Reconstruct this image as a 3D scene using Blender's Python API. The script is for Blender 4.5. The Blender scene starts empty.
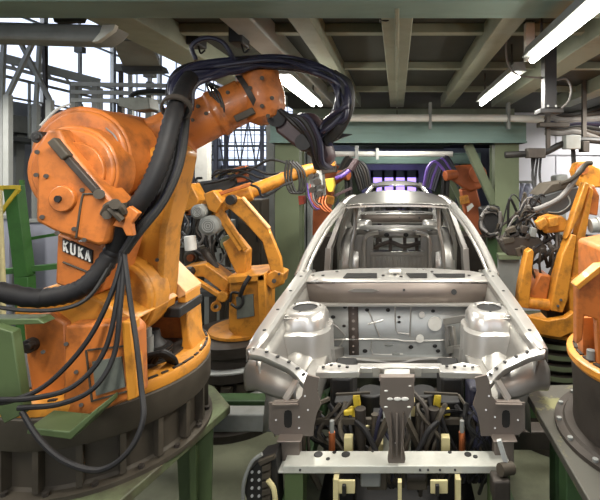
import bpy, bmesh, math, random
from mathutils import Vector, Matrix, Euler
random.seed(7)
C = bpy.context.scene.collection
PI = math.pi
F, CX, CY, H = 440.0, 397.0, 170.0, 2.3      # focal length in pixels, optical axis, eye height (m)

def P(px, py, Y):
    """world point at depth Y on the sight line of a measured image point"""
    return Vector(((px - CX) / F * Y, Y, H + (CY - py) / F * Y))

def lin(c):
    c = c / 255.0
    return c / 12.92 if c <= 0.04045 else ((c + 0.055) / 1.055) ** 2.4

def mat(name, rgb, rough=0.6, metal=0.0, dirt=0.35, dirt_rgb=(40, 32, 24), scale=6.0, bump=0.15,
        emit=None, strength=0.0, alpha=1.0, lo=0.48, hi=0.72, var=0.12, coat=0.0, spec=0.5, aniso=None):
    m = bpy.data.materials.new(name)
    m.use_nodes = True
    nt = m.node_tree
    b = nt.nodes['Principled BSDF']
    base = tuple(lin(c) for c in rgb) + (1,)
    b.inputs['Roughness'].default_value = rough
    b.inputs['Metallic'].default_value = metal
    b.inputs['Specular IOR Level'].default_value = spec
    b.inputs['Coat Weight'].default_value = coat
    if alpha < 1:
        b.inputs['Alpha'].default_value = alpha
    if emit:
        b.inputs['Base Color'].default_value = base
        b.inputs['Emission Color'].default_value = tuple(lin(c) for c in emit) + (1,)
        b.inputs['Emission Strength'].default_value = strength
        return m
    tc = nt.nodes.new('ShaderNodeTexCoord')
    n = nt.nodes.new('ShaderNodeTexNoise')
    n.inputs['Scale'].default_value = scale
    n.inputs['Detail'].default_value = 7
    n.inputs['Roughness'].default_value = 0.65
    if aniso:
        mp = nt.nodes.new('ShaderNodeMapping')
        mp.inputs['Scale'].default_value = aniso
        nt.links.new(tc.outputs['Object'], mp.inputs['Vector'])
        nt.links.new(mp.outputs['Vector'], n.inputs['Vector'])
    else:
        nt.links.new(tc.outputs['Object'], n.inputs['Vector'])
    n2 = nt.nodes.new('ShaderNodeTexNoise')
    n2.inputs['Scale'].default_value = scale * 0.35
    n2.inputs['Detail'].default_value = 4
    nt.links.new(tc.outputs['Object'], n2.inputs['Vector'])
    hs = nt.nodes.new('ShaderNodeMix'); hs.data_type = 'RGBA'
    hs.inputs['A'].default_value = tuple(min(1, c * (1 + var)) for c in base[:3]) + (1,)
    hs.inputs['B'].default_value = tuple(c * (1 - var * 1.6) for c in base[:3]) + (1,)
    nt.links.new(n2.outputs['Fac'], hs.inputs['Factor'])
    mr = nt.nodes.new('ShaderNodeMapRange')
    mr.inputs['From Min'].default_value = lo
    mr.inputs['From Max'].default_value = hi
    mr.inputs['To Max'].default_value = dirt
    nt.links.new(n.outputs['Fac'], mr.inputs['Value'])
    mx = nt.nodes.new('ShaderNodeMix'); mx.data_type = 'RGBA'
    nt.links.new(mr.outputs['Result'], mx.inputs['Factor'])
    nt.links.new(hs.outputs['Result'], mx.inputs['A'])
    mx.inputs['B'].default_value = tuple(lin(c) for c in dirt_rgb) + (1,)
    nt.links.new(mx.outputs['Result'], b.inputs['Base Color'])
    rr = nt.nodes.new('ShaderNodeMapRange')
    rr.inputs['To Min'].default_value = max(0.02, rough - 0.12)
    rr.inputs['To Max'].default_value = min(1, rough + 0.14)
    nt.links.new(n2.outputs['Fac'], rr.inputs['Value'])
    nt.links.new(rr.outputs['Result'], b.inputs['Roughness'])
    if bump:
        bp = nt.nodes.new('ShaderNodeBump')
        bp.inputs['Strength'].default_value = bump
        bp.inputs['Distance'].default_value = 0.01
        nt.links.new(n.outputs['Fac'], bp.inputs['Height'])
        nt.links.new(bp.outputs['Normal'], b.inputs['Normal'])
    return m

M = {}
M['orange'] = mat('orange paint', (186, 106, 42), 0.5, dirt=0.65, dirt_rgb=(70, 42, 24), scale=9, coat=0.1, lo=0.47, hi=0.68, var=0.2)
M['amber'] = mat('lit orange tone', (202, 134, 42), 0.48, dirt=0.6, dirt_rgb=(84, 54, 24), scale=10, coat=0.1, lo=0.48, hi=0.68, var=0.18)  # same paint as the orange, its lit look put into a yellower tone
M['red_orange'] = mat('red orange paint', (168, 88, 44), 0.55, dirt=0.5, dirt_rgb=(70, 36, 24), scale=6)
M['peach'] = mat('lit pale orange edge', (232, 178, 120), 0.5, dirt=0.3, scale=8)  # pale tone paints the light caught along top edges of robot parts
M['green'] = mat('green paint', (76, 92, 56), 0.55, dirt=0.5, dirt_rgb=(40, 46, 28), scale=4)
M['dark_green'] = mat('dark green paint', (52, 78, 44), 0.55, dirt=0.5, dirt_rgb=(26, 30, 18), scale=5)
M['leaf_green'] = mat('bright green paint', (62, 110, 48), 0.55, dirt=0.4, dirt_rgb=(30, 50, 24), scale=5)
M['sage'] = mat('sage paint', (106, 116, 88), 0.6, dirt=0.3, dirt_rgb=(78, 84, 58), scale=3)
M['teal'] = mat('teal paint', (124, 150, 142), 0.6, dirt=0.4, dirt_rgb=(74, 92, 80), scale=3, aniso=(0.3, 1, 3))
M['beam'] = mat('grey green beam paint', (138, 142, 124), 0.65, dirt=0.4, dirt_rgb=(82, 84, 66), scale=3)
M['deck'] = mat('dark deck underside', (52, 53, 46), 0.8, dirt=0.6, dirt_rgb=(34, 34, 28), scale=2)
M['steel'] = mat('bare galvanised steel', (160, 157, 151), 0.36, metal=0.7, dirt=0.3, dirt_rgb=(140, 132, 122), scale=4, bump=0.04)
M['steel_bright'] = mat('bright lit steel', (198, 195, 189), 0.3, metal=0.66, dirt=0.2, dirt_rgb=(160, 156, 148), scale=6, bump=0.04)  # car metal made paler, overhead light on its tops put into the colour
M['steel_brown'] = mat('grey brown primed steel', (124, 114, 106), 0.5, metal=0.5, dirt=0.25, dirt_rgb=(92, 84, 76), scale=5, bump=0.05)
M['steel_dull'] = mat('dull coated steel', (168, 170, 168), 0.45, metal=0.45, dirt=0.2, dirt_rgb=(126, 126, 122), scale=6, bump=0.06)
M['strip_dark'] = mat('dark damping strip', (84, 74, 68), 0.7, dirt=0.3, scale=12)
M['white_steel'] = mat('whitish painted steel', (196, 196, 186), 0.5, metal=0.25, dirt=0.3, dirt_rgb=(130, 126, 112), scale=7)
M['iron'] = mat('dark oily iron', (66, 60, 54), 0.55, metal=0.4, dirt=0.6, dirt_rgb=(34, 28, 24), scale=5)
M['iron_brown'] = mat('brown oily iron', (72, 65, 54), 0.65, metal=0.2, dirt=0.6, dirt_rgb=(40, 32, 24), scale=4)
M['grey'] = mat('grey paint', (128, 130, 126), 0.6, dirt=0.35, dirt_rgb=(80, 78, 72), scale=5)
M['light_grey'] = mat('light grey paint', (170, 172, 168), 0.6, dirt=0.3, dirt_rgb=(116, 114, 104), scale=4)
M['mid_dark'] = mat('charcoal sheet', (66, 68, 68), 0.5, dirt=0.3, dirt_rgb=(40, 40, 38), scale=6)
M['lilac'] = mat('lilac grey panel', (138, 140, 152), 0.6, dirt=0.25, dirt_rgb=(100, 100, 106), scale=3)
M['rubber'] = mat('black rubber', (22, 21, 22), 0.6, dirt=0.3, dirt_rgb=(46, 40, 34), scale=14, spec=0.3)
M['navy'] = mat('navy black cable jacket', (30, 30, 48), 0.4, dirt=0.3, dirt_rgb=(60, 56, 64), scale=14)
M['grey_cable'] = mat('grey cable jacket', (112, 108, 104), 0.5, dirt=0.3, scale=14)
M['black'] = mat('black enamel', (22, 21, 20), 0.55, dirt=0.3, dirt_rgb=(52, 46, 38), scale=9)
M['maroon'] = mat('dark maroon housing', (62, 44, 46), 0.5, dirt=0.4, dirt_rgb=(28, 22, 24), scale=9)
M['purple'] = mat('violet hose', (96, 66, 150), 0.5, dirt=0.3, scale=10)
M['yellow'] = mat('yellow enamel', (214, 186, 50), 0.5, dirt=0.35, dirt_rgb=(120, 96, 24), scale=9)
M['cream'] = mat('cream enamel', (204, 192, 142), 0.6, dirt=0.3, dirt_rgb=(120, 108, 70), scale=7)
M['red'] = mat('red lead paint', (170, 70, 50), 0.55, dirt=0.4, scale=9)
M['copper'] = mat('copper', (184, 106, 66), 0.35, metal=0.8, dirt=0.3, scale=9)
M['white'] = mat('white enamel', (226, 224, 216), 0.5, dirt=0.2, dirt_rgb=(160, 150, 130), scale=9)
M['white_wall'] = mat('white partition sheet', (206, 206, 214), 0.7, dirt=0.25, dirt_rgb=(160, 160, 172), scale=1.2)
M['far_wall'] = mat('pale far wall', (170, 172, 178), 0.8, dirt=0.3, dirt_rgb=(120, 122, 128), scale=1)
M['dark_wall'] = mat('grey hall wall', (92, 92, 86), 0.85, dirt=0.3, dirt_rgb=(64, 62, 56), scale=1)
M['floor'] = mat('worn concrete', (112, 114, 92), 0.6, dirt=0.7, dirt_rgb=(64, 66, 48), scale=1.8, bump=0.08, lo=0.4, hi=0.66)
M['table_top'] = mat('stained green table steel', (98, 108, 76), 0.6, dirt=0.85, dirt_rgb=(62, 54, 42), scale=3.5, lo=0.42, hi=0.58)
M['plate_grey'] = mat('scuffed grey plate', (82, 80, 72), 0.5, metal=0.3, dirt=0.6, dirt_rgb=(136, 134, 84), scale=5, lo=0.55, hi=0.6)
M['nameplate'] = mat('grey green data plate', (96, 100, 92), 0.6, dirt=0.35, scale=14)
M['tube_light'] = mat('lit fluorescent tube', (255, 255, 255), emit=(255, 252, 240), strength=22)
M['lamp_cold'] = mat('lit cold lamp', (255, 255, 255), emit=(226, 222, 255), strength=5)
M['violet_light'] = mat('violet lit pane', (180, 150, 255), emit=(176, 150, 255), strength=1.7)
M['tarp'] = mat('pale plastic sheet', (206, 208, 222), 0.35, dirt=0.3, dirt_rgb=(150, 156, 190), scale=7, bump=0.5)
def glass():
    m = bpy.data.materials.new('window glass'); m.use_nodes = True
    nt = m.node_tree; nt.nodes.remove(nt.nodes['Principled BSDF'])
    t = nt.nodes.new('ShaderNodeBsdfTransparent'); t.inputs['Color'].default_value = (0.9, 0.94, 1, 1)
    g = nt.nodes.new('ShaderNodeBsdfGlossy'); g.inputs['Roughness'].default_value = 0.1
    x = nt.nodes.new('ShaderNodeMixShader'); x.inputs['Fac'].default_value = 0.06
    nt.links.new(t.outputs[0], x.inputs[1]); nt.links.new(g.outputs[0], x.inputs[2])
    nt.links.new(x.outputs[0], nt.nodes['Material Output'].inputs['Surface'])
    return m
M['glass'] = glass()

def catmull(pts, k=6):
    pts = [Vector(p) for p in pts]
    if len(pts) < 3: return pts
    out = []
    q = [pts[0] * 2 - pts[1]] + pts + [pts[-1] * 2 - pts[-2]]
    for i in range(1, len(q) - 2):
        a, b, c, d = q[i - 1], q[i], q[i + 1], q[i + 2]
        for j in range(k):
            t = j / k
            out.append(0.5 * ((2 * b) + (c - a) * t + (2 * a - 5 * b + 4 * c - d) * t * t + (3 * b - a - 3 * c + d) * t ** 3))
    out.append(pts[-1])
    return out

class MB:
    def __init__(s): s.v = []; s.f = []
    def add(s, vs, fs):
        o = len(s.v)
        s.v += [Vector(v) for v in vs]
        s.f += [tuple(i + o for i in f) for f in fs]
        return s
    def box(s, c, size, rot=None):
        hx, hy, hz = size[0] / 2, size[1] / 2, size[2] / 2
        vs = [Vector((x, y, z)) for x in (-hx, hx) for y in (-hy, hy) for z in (-hz, hz)]
        if rot is not None:
            R = Euler(rot).to_matrix(); vs = [R @ v for v in vs]
        c = Vector(c)
        return s.add([v + c for v in vs], [(0, 1, 3, 2), (4, 6, 7, 5), (0, 4, 5, 1), (2, 3, 7, 6), (0, 2, 6, 4), (1, 5, 7, 3)])
    def b2(s, lo, hi):
        lo, hi = Vector(lo), Vector(hi)
        return s.box((lo + hi) / 2, hi - lo)
    def bar(s, a, b, w, h=None, up=(0, 0, 1), w2=None, h2=None):
        a, b = Vector(a), Vector(b); h = h or w
        w2 = w2 or w; h2 = h2 or h
        d = (b - a).normalized(); up = Vector(up)
        if abs(d.dot(up)) > 0.98: up = Vector((0, 1, 0))
        x = d.cross(up).normalized(); z = x.cross(d).normalized()
        vs = []
        for p, ww, hh in ((a, w, h), (b, w2, h2)):
            for i, j in ((-1, -1), (1, -1), (1, 1), (-1, 1)):
                vs.append(p + x * (i * ww / 2) + z * (j * hh / 2))
        return s.add(vs, [(3, 2, 1, 0), (4, 5, 6, 7), (0, 1, 5, 4), (1, 2, 6, 5), (2, 3, 7, 6), (3, 0, 4, 7)])
    def lathe(s, a, b, prof, n=24):
        """prof: (t along a-b in metres, radius)"""
        a, b = Vector(a), Vector(b); d = (b - a).normalized()
        up = Vector((0, 0, 1)) if abs(d.z) < 0.9 else Vector((1, 0, 0))
        x = d.cross(up).normalized(); y = d.cross(x).normalized()
        vs, fs = [], []
        for t, r in prof:
            for i in range(n):
                an = 2 * PI * i / n
                vs.append(a + d * t + x * (math.cos(an) * r) + y * (math.sin(an) * r))
        for k in range(len(prof) - 1):
            for i in range(n):
                j = (i + 1) % n
                fs.append((k * n + i, k * n + j, (k + 1) * n + j, (k + 1) * n + i))
        fs.append(tuple(range(n - 1, -1, -1)))
        fs.append(tuple((len(prof) - 1) * n + i for i in range(n)))
        return s.add(vs, fs)
    def cyl(s, a, b, r, r2=None, n=20):
        L = (Vector(b) - Vector(a)).length
        return s.lathe(a, b, [(0, r), (L, r if r2 is None else r2)], n)
    def ring(s, c, axis, r0, r1, th, n=32):
        c = Vector(c); d = Vector(axis).normalized()
        up = Vector((0, 0, 1)) if abs(d.z) < 0.9 else Vector((1, 0, 0))
        x = d.cross(up).normalized(); y = d.cross(x).normalized()
        vs, fs = [], []
        for (r, t) in ((r0, 0), (r1, 0), (r1, th), (r0, th)):
            for i in range(n):
                an = 2 * PI * i / n
                vs.append(c + d * t + x * (math.cos(an) * r) + y * (math.sin(an) * r))
        for k in range(4):
            for i in range(n):
                j = (i + 1) % n; k2 = (k + 1) % 4
                fs.append((k * n + i, k * n + j, k2 * n + j, k2 * n + i))
        return s.add(vs, fs)
    def tube(s, pts, r, n=8, k=6, rib=0):
        pts = catmull(pts, k)
        if rib:                                   # corrugated hose
            dense = []
            for a, b in zip(pts, pts[1:]):
                m = max(1, int((b - a).length / rib))
                dense += [a.lerp(b, j / m) for j in range(m)]
            pts = dense + [pts[-1]]
        vs, fs = [], []
        prev = None
        for i, p in enumerate(pts):
            d = (pts[min(i + 1, len(pts) - 1)] - pts[max(i - 1, 0)])
            d = d.normalized() if d.length > 1e-9 else Vector((0, 0, 1))
            if prev is None:
                up = Vector((0, 0, 1)) if abs(d.z) < 0.9 else Vector((1, 0, 0))
                x = d.cross(up).normalized()
            else:
                x = (prev - d * prev.dot(d)).normalized()
            prev = x; y = d.cross(x)
            rr = r * (0.9 if (rib and i % 2) else 1.0)
            for j in range(n):
                an = 2 * PI * j / n
                vs.append(p + x * (math.cos(an) * rr) + y * (math.sin(an) * rr))
        for i in range(len(pts) - 1):
            for j in range(n):
                q = (j + 1) % n
                fs.append((i * n + j, i * n + q, (i + 1) * n + q, (i + 1) * n + j))
        fs.append(tuple(range(n - 1, -1, -1)))
        fs.append(tuple((len(pts) - 1) * n + j for j in range(n)))
        return s.add(vs, fs)
    def prism(s, poly, vec):
        n = len(poly); vec = Vector(vec)
        vs = [Vector(p) for p in poly] + [Vector(p) + vec for p in poly]
        fs = [tuple(range(n - 1, -1, -1)), tuple(range(n, 2 * n))]
        for i in range(n):
            j = (i + 1) % n
            fs.append((i, j, j + n, i + n))
        return s.add(vs, fs)
    def ppx(s, pts, Y0, Y1):
        """outline measured at depth Y0, real thickness back to Y1"""
        return s.prism([P(x, y, Y0) for x, y in pts], (0, Y1 - Y0, 0))
    def disc(s, px, py, rpx, Y0, Y1, prof=None, n=32):
        """disc or drum whose axis runs along the hall"""
        c = P(px, py, Y0); r = rpx / F * Y0
        return s.cyl(c, c + Vector((0, Y1 - Y0, 0)), r, n=n)
    def ball(s, c, r, n=14, sc=(1, 1, 1)):
        c = Vector(c); vs, fs = [], []
        m = n // 2
        for i in range(m + 1):
            t = PI * i / m
            for j in range(n):
                a = 2 * PI * j / n
                vs.append(c + Vector((math.sin(t) * math.cos(a) * r * sc[0], math.sin(t) * math.sin(a) * r * sc[1], math.cos(t) * r * sc[2])))
        for i in range(m):
            for j in range(n):
                q = (j + 1) % n
                fs.append((i * n + j, i * n + q, (i + 1) * n + q, (i + 1) * n + j))
        return s.add(vs, fs)
    def sheet(s, rows):
        n = len(rows[0]); vs, fs = [], []
        for r in rows: vs += [Vector(p) for p in r]
        for i in range(len(rows) - 1):
            for j in range(n - 1):
                fs.append((i * n + j, i * n + j + 1, (i + 1) * n + j + 1, (i + 1) * n + j))
        return s.add(vs, fs)
    def mirror(s):
        """add the copy mirrored about the car's centre plane x = 0"""
        o = len(s.v)
        s.v += [Vector((-v.x, v.y, v.z)) for v in s.v]
        s.f += [tuple(i + o for i in reversed(f)) for f in s.f]
        return s
    def flip(s):
        s.v = [Vector((-v.x, v.y, v.z)) for v in s.v]
        s.f = [tuple(reversed(f)) for f in s.f]
        return s
    def build(s, name, m, parent=None, bevel=0.0, solid=0.0, sub=0, angle=35, offset=-1):
        me = bpy.data.meshes.new(name)
        c = Vector((0, 0, 0))
        lo = Vector([min(v[i] for v in s.v) for i in range(3)]); hi = Vector([max(v[i] for v in s.v) for i in range(3)])
        c = (lo + hi) / 2
        me.from_pydata([v - c for v in s.v], [], s.f)
        bm = bmesh.new(); bm.from_mesh(me)
        bmesh.ops.remove_doubles(bm, verts=bm.verts, dist=1e-5)
        bmesh.ops.recalc_face_normals(bm, faces=bm.faces)
        bm.to_mesh(me); bm.free()
        me.materials.append(M[m] if isinstance(m, str) else m)
        for p in me.polygons: p.use_smooth = True
        me.set_sharp_from_angle(angle=math.radians(angle))
        o = bpy.data.objects.new(name, me)
        C.objects.link(o)
        o.location = c
        if parent is not None:
            o.parent = parent
            o.matrix_parent_inverse = Matrix.Translation(-wloc(parent))
        o['_w'] = list(c)
        if solid:
            md = o.modifiers.new('solid', 'SOLIDIFY'); md.thickness = solid; md.offset = offset
        if sub:
            md = o.modifiers.new('sub', 'SUBSURF'); md.levels = sub; md.render_levels = sub
        if bevel:
            md = o.modifiers.new('bevel', 'BEVEL'); md.width = bevel; md.segments = 2
            md.limit_method = 'ANGLE'; md.angle_limit = math.radians(40)
        return o

def build_each(mb, name, m, parent=None, **kw):
    """every loose piece of the builder becomes an object of its own"""
    n = len(mb.v); root = list(range(n))
    def find(i):
        while root[i] != i:
            root[i] = root[root[i]]; i = root[i]
        return i
    for f in mb.f:
        for i in f[1:]:
            a, b = find(f[0]), find(i)
            if a != b: root[b] = a
    groups = {}
    for f in mb.f: groups.setdefault(find(f[0]), []).append(f)
    out = []
    for fs in groups.values():
        idx = {}; q = MB()
        for f in fs:
            for i in f:
                if i not in idx: idx[i] = len(q.v); q.v.append(mb.v[i])
            q.f.append(tuple(idx[i] for i in f))
        out.append(q.build(name, m, parent, **kw))
    return out
def wloc(o):
    return Vector(o['_w'])

def thing(name, label, cat, loc, group=None):
    o = bpy.data.objects.new(name, None); C.objects.link(o)
    o.empty_display_size = 0.1
    o.location = loc; o['_w'] = list(Vector(loc))
    o['label'] = label; o['category'] = cat
    if group: o['group'] = group
    return o
def tag(o, label, cat, group=None):
    o['label'] = label; o['category'] = cat
    if group: o['group'] = group
    return o
def struct(o):
    o['kind'] = 'structure'
    return o
def copy_tree(o, move, label=None, parent=None, skip=()):
    c = o.copy(); C.objects.link(c)
    if parent is None:
        c.location = o.location + Vector(move)
        c['_w'] = list(Vector(o['_w']) + Vector(move))
        if label: c['label'] = label
    else:
        c.parent = parent; c.matrix_parent_inverse = o.matrix_parent_inverse.copy()
    for ch in list(o.children):
        if ch.name.split('.')[0] not in skip: copy_tree(ch, move, None, c, skip)
    return c
def hole_plate(s, outline, hole, vec):
    """prism of an outline ring with one opening: both lists have the same number of points"""
    n = len(outline); vec = Vector(vec)
    vs = [Vector(p) for p in outline] + [Vector(p) for p in hole]
    vs += [v + vec for v in vs]
    fs = []
    for i in range(n):
        j = (i + 1) % n
        fs.append((i, j, n + j, n + i)); fs.append((2 * n + i, 3 * n + i, 3 * n + j, 2 * n + j))
        fs.append((i, 2 * n + i, 2 * n + j, j)); fs.append((n + i, n + j, 3 * n + j, 3 * n + i))
    return s.add(vs, fs)
# ------------------------------------------------------------------ the car body
def D(d, py, Y, s=-1):
    """point of the car: d = measured half-width from the centre line, at depth Y"""
    return Vector((s * d / F * Y, Y, H + (CY - py) / F * Y))

def lerp(a, b, t): return Vector(a).lerp(Vector(b), t)

def car_body(name, label, group):
    car = thing(name, label, 'car body', (0, 3.9, 0.72), group)
    # ---- fender top rails: flanged strip from the headlamp corner to the A pillar foot
    for s in (-1, 1):
        m = MB()
        a = [D(151, 349, 2.4, s), D(141, 331, 2.62, s), D(121, 302, 3.05, s), D(103, 278, 3.5, s), D(97, 269, 3.72, s)]
        wi = [0.06, 0.085, 0.095, 0.1, 0.1]
        rows = []
        for p, w in zip(a, wi):
            rows.append([p + Vector((0, 0, -0.07)), p, p + Vector((-s * 0.012, 0, 0.006)), p + Vector((-s * w * .8, 0, 0.004)),
                         p + Vector((-s * w, 0, -0.012)), p + Vector((-s * w, 0, -0.09))])
        m.sheet(rows)
        r = m.build('fender_rail', 'steel_bright', car, solid=0.004)
        h = MB()
        for t in (0.25, 0.42, 0.6, 0.78, 0.92):
            k = t * 4; i = min(3, int(k)); p = lerp(a[i], a[i + 1], k - i) + Vector((-s * 0.05, 0, 0.0055))
            h.cyl(p, p + Vector((0, 0, 0.003)), 0.011, n=12)
        build_each(h, 'bolt_hole', 'black', r)
        # ---- inner wing sheet between rail and wheel house
        m = MB()
        rows = []
        for p, w in zip(a, wi):
            q = p + Vector((-s * w, 0, -0.06))
            rows.append([q, q + Vector((-s * 0.02, 0, -0.1)), q + Vector((-s * 0.07, 0.0, -0.26)), q + Vector((-s * 0.1, 0, -0.42))])
        m.sheet(rows).build('inner_wing', 'steel', car, solid=0.004)
        # ---- strut tower
        c = D(92, 307, 3.06, s)
        top = c
        prof = [(0.0, 0.085), (0.0, 0.125), (0.012, 0.14), (0.05, 0.148), (0.11, 0.15), (0.125, 0.178), (0.3, 0.186), (0.46, 0.205)]
        m = MB()
        n = 28
        rows = []
        for t, r_ in prof:
            row = []
            for i in range(n + 1):
                an = 2 * PI * i / n
                sq = 1 + 0.2 * abs(math.sin(2 * an)) * min(1, t / 0.05)
                row.append(top + Vector((math.cos(an) * r_ * sq, math.sin(an) * r_ * sq * 1.05 - t * 0.12, -t)))
            rows.append(row)
        m.sheet(rows)
        tw = m.build('strut_tower', 'steel_bright', car, solid=0.004)
        MB().cyl(top + Vector((0, 0, -0.012)), top + Vector((0, 0, -0.006)), 0.083, n=24).build('tower_opening', 'black', tw)
        h = MB()
        for i in range(3):
            an = 2 * PI * i / 3 + 0.4
            q = top + Vector((math.cos(an) * 0.105, math.sin(an) * 0.105, 0.001))
            h.cyl(q, q + Vector((0, 0, 0.003)), 0.008, n=10)
        build_each(h, 'bolt_hole', 'black', tw)
        # tower shelf and gusset to the rail
        m = MB()
        q = top + Vector((s * 0.13, -0.02, -0.02))
        m.box(q, (0.1, 0.24, 0.012))
        m.box(q + Vector((0.02 * -s, -0.13, -0.08)), (0.2, 0.012, 0.15))
        m.build('tower_gusset', 'steel', car, bevel=0.004)
        # wheel house: rounded arch behind and below the tower
        m = MB()
        rows = []
        for i in range(13):
            an = PI * i / 12
            y = 3.02 - math.cos(an) * 0.4; z = 0.78 + math.sin(an) * 0.37
            rows.append([Vector((s * 0.50, y, z - 0.06)), Vector((s * 0.56, y, z)), Vector((s * 0.66, y, z + 0.02)), Vector((s * 0.76, y, z - 0.02)), Vector((s * 0.8, y, z - 0.05))])
        m.sheet(rows).build('wheel_house', 'steel', car, solid=0.004)
        # ---- longitudinal frame rail
        m = MB()
        m.bar(Vector((s * 0.5, 2.24, 1.03)), Vector((s * 0.5, 3.0, 1.0)), 0.1, 0.15)
        m.bar(Vector((s * 0.5, 3.0, 1.0)), Vector((s * 0.47, 3.6, 0.78)), 0.1, 0.15)
        m.build('frame_rail', 'steel', car, bevel=0.01)
        # ---- bumper mounting plate with slot
        o = [(128, 403), (100, 402), (95, 396), (93, 383), (90, 375), (78, 378), (80, 392), (76, 405), (80, 413), (83, 426), (84, 436), (104, 436), (122, 435), (128, 429)]
        m = MB()
        m.prism([D(x, y, 2.22, s) for x, y in o], (0, 0.012, 0))
        m.bar(D(124, 403, 2.23, s), D(98, 402.5, 2.23, s), 0.05, 0.008)
        bp = m.build('bumper_plate', 'steel_brown', car)
        sl = [(113, 414), (112, 411), (109, 410), (106, 411), (105, 414), (105, 424), (106, 427), (109, 428), (112, 427), (113, 424)]
        MB().prism([D(x, y, 2.2185, s) for x, y in sl], (0, 0.003, 0)).build('plate_slot', 'black', bp)
        h = MB()
        for x, y in ((98, 417), (98, 428), (89, 410), (92, 396), (121, 420)):
            h.cyl(D(x, y, 2.222, s), D(x, y, 2.217, s), 0.0045, n=10)
        build_each(h, 'rivet', 'steel_bright', bp)
        # ---- pressed headlamp panel: strip curling from rail tip to the radiator support
        ctr = [(150, 350, 2.4), (138, 348, 2.4), (124, 353, 2.39), (108, 360, 2.37), (96, 368, 2.35), (88, 375, 2.33)]
        ctr2 = [(148, 354, 2.34), (136, 356, 2.34), (122, 362, 2.33), (108, 369, 2.31), (98, 378, 2.29), (92, 386, 2.28)]
        rows = []
        for u, v in zip(catmull([D(*p, s) for p in ctr], 4), catmull([D(*p, s) for p in ctr2], 4)):
            w = u.lerp(v, 0.5) + Vector((0, 0, 0.012))
            rows.append([u + Vector((0, 0.0, -0.03)), u, w, v, v + Vector((0, 0, -0.03))])
        m = MB().sheet(rows)
        hp = m.build('headlamp_panel', 'steel_bright', car, solid=0.004)
        h = MB()
        for i in (2, 6, 9, 12, 15, 18):
            q = rows[i][2]
            h.cyl(q + Vector((0, 0, 0.001)), q + Vector((0, 0, 0.005)), 0.006 if i % 3 else 0.011, n=12)
        build_each(h, 'bolt_hole', 'black', hp)
        # ---- curved lamp bowl sheet outside the plate
        up = [(147, 357, 2.5), (136, 355, 2.48), (122, 359, 2.45), (108, 367, 2.42), (100, 376, 2.36)]
        md = [(153, 370, 2.47), (140, 365, 2.44), (124, 368, 2.41), (110, 375, 2.38), (99, 383, 2.34)]
        dn = [(153, 386, 2.44), (141, 383, 2.38), (126, 384, 2.35), (113, 388, 2.33), (101, 390, 2.31)]
        en = [(151, 391, 2.44), (140, 391, 2.38), (127, 396, 2.34), (116, 399, 2.32), (101, 400, 2.3)]
        rows = [catmull([D(*p, s) for p in L_], 4) for L_ in (up, md, dn, en)]
        rr = []
        for col in zip(*rows): rr.append(catmull(col, 4))
        m = MB().sheet(rr)
        lb = m.build('lamp_bowl', 'steel', car, solid=0.004)
        h = MB(); q = D(108, 371, 2.385, s)
        h.ball(q, 0.026, sc=(1.3, 0.5, 0.45))
        if s > 0: h.build('bowl_opening', 'black', lb)
        # ---- sloping brace strip from bowl to plate
        m = MB().bar(D(100, 380, 2.3, s), D(112, 400, 2.26, s), 0.045, 0.012)
        m.build('brace_strip', 'steel_bright', car)
        # ---- side bracket under the plate
        m = MB()
        m.b2((min(D(115, 436, 2.24, s).x, D(96, 436, 2.24, s).x), 2.2, 0.83), (max(D(115, 436, 2.24, s).x, D(96, 436, 2.24, s).x), 2.27, 0.965))
        m.bar(D(118, 436, 2.21, s), D(94, 436, 2.21, s), 0.1, 0.008)
        m.build('side_bracket', 'steel_brown', car, bevel=0.004)
        # ---- A pillar and roof rail, B and C pillars
        pil = [D(98, 275, 3.66, s), D(88, 252, 3.82, s), D(73, 226, 4.1, s), D(60, 210, 4.34, s), D(56, 205, 4.47, s)]
        m = MB()
        pc = catmull(pil, 5)
        m.tube(pil, .03, n=10)
        wp = m.build('windscreen_pillar', 'steel_bright', car)
        MB().tube([p + Vector((-s * .045, .03, -.01)) for p in pil], .017, n=8).build('pillar_flange', 'steel', wp)
        MB().tube([p + Vector((s * .035, .04, -.02)) for p in pil], .017, n=8).build('drip_rail', 'steel_brown', wp)
        m = MB()
        rl = [Vector((s * 0.565, 4.45, 1.935)), Vector((s * 0.57, 5.1, 1.95)), Vector((s * 0.56, 5.7, 1.94)), Vector((s * 0.56, 6.05, 1.85)), Vector((s * 0.66, 6.7, 1.48))]
        rc = catmull(rl, 5)
        m.tube(rl, .042, n=10)
        m.build('roof_rail', 'steel', car)
        m = MB()
        m.bar(Vector((s * 0.575, 5.12, 1.95)), Vector((s * 0.77, 5.02, 1.4)), 0.1, 0.05, up=(1, 0, 0), w2=0.16, h2=0.06)
        m.bar(Vector((s * 0.77, 5.02, 1.42)), Vector((s * 0.8, 5.0, 0.8)), 0.16, 0.07, up=(1, 0, 0), w2=0.22)
        m.build('centre_pillar', 'steel', car, bevel=0.008)
        m = MB()
        out = [(5.75, 1.95), (6.1, 1.88), (6.75, 1.5), (7.4, 1.42), (7.45, 1.0), (7.2, 0.9), (7.05, 1.12), (6.8, 1.22), (6.5, 1.18), (6.25, 1.0), (6.18, 0.8), (5.95, 0.8), (5.9, 1.3), (5.85, 1.6)]
        def qx(z): return s * (0.8 - max(0, z - 1.42) * 0.42)
        poly = [Vector((qx(z), y, z)) for y, z in out]
        m.prism(poly, (-s * 0.05, 0, 0))
        m.build('quarter_panel', 'steel', car, bevel=0.01)
        m = MB()
        m.b2((min(s * 0.7, s * 0.8), 3.7, 0.72), (max(s * 0.7, s * 0.8), 6.2, 0.86))
        m.build('sill', 'steel', car, bevel=0.02)
        # hinge pillar under the A pillar
        m = MB()
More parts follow.
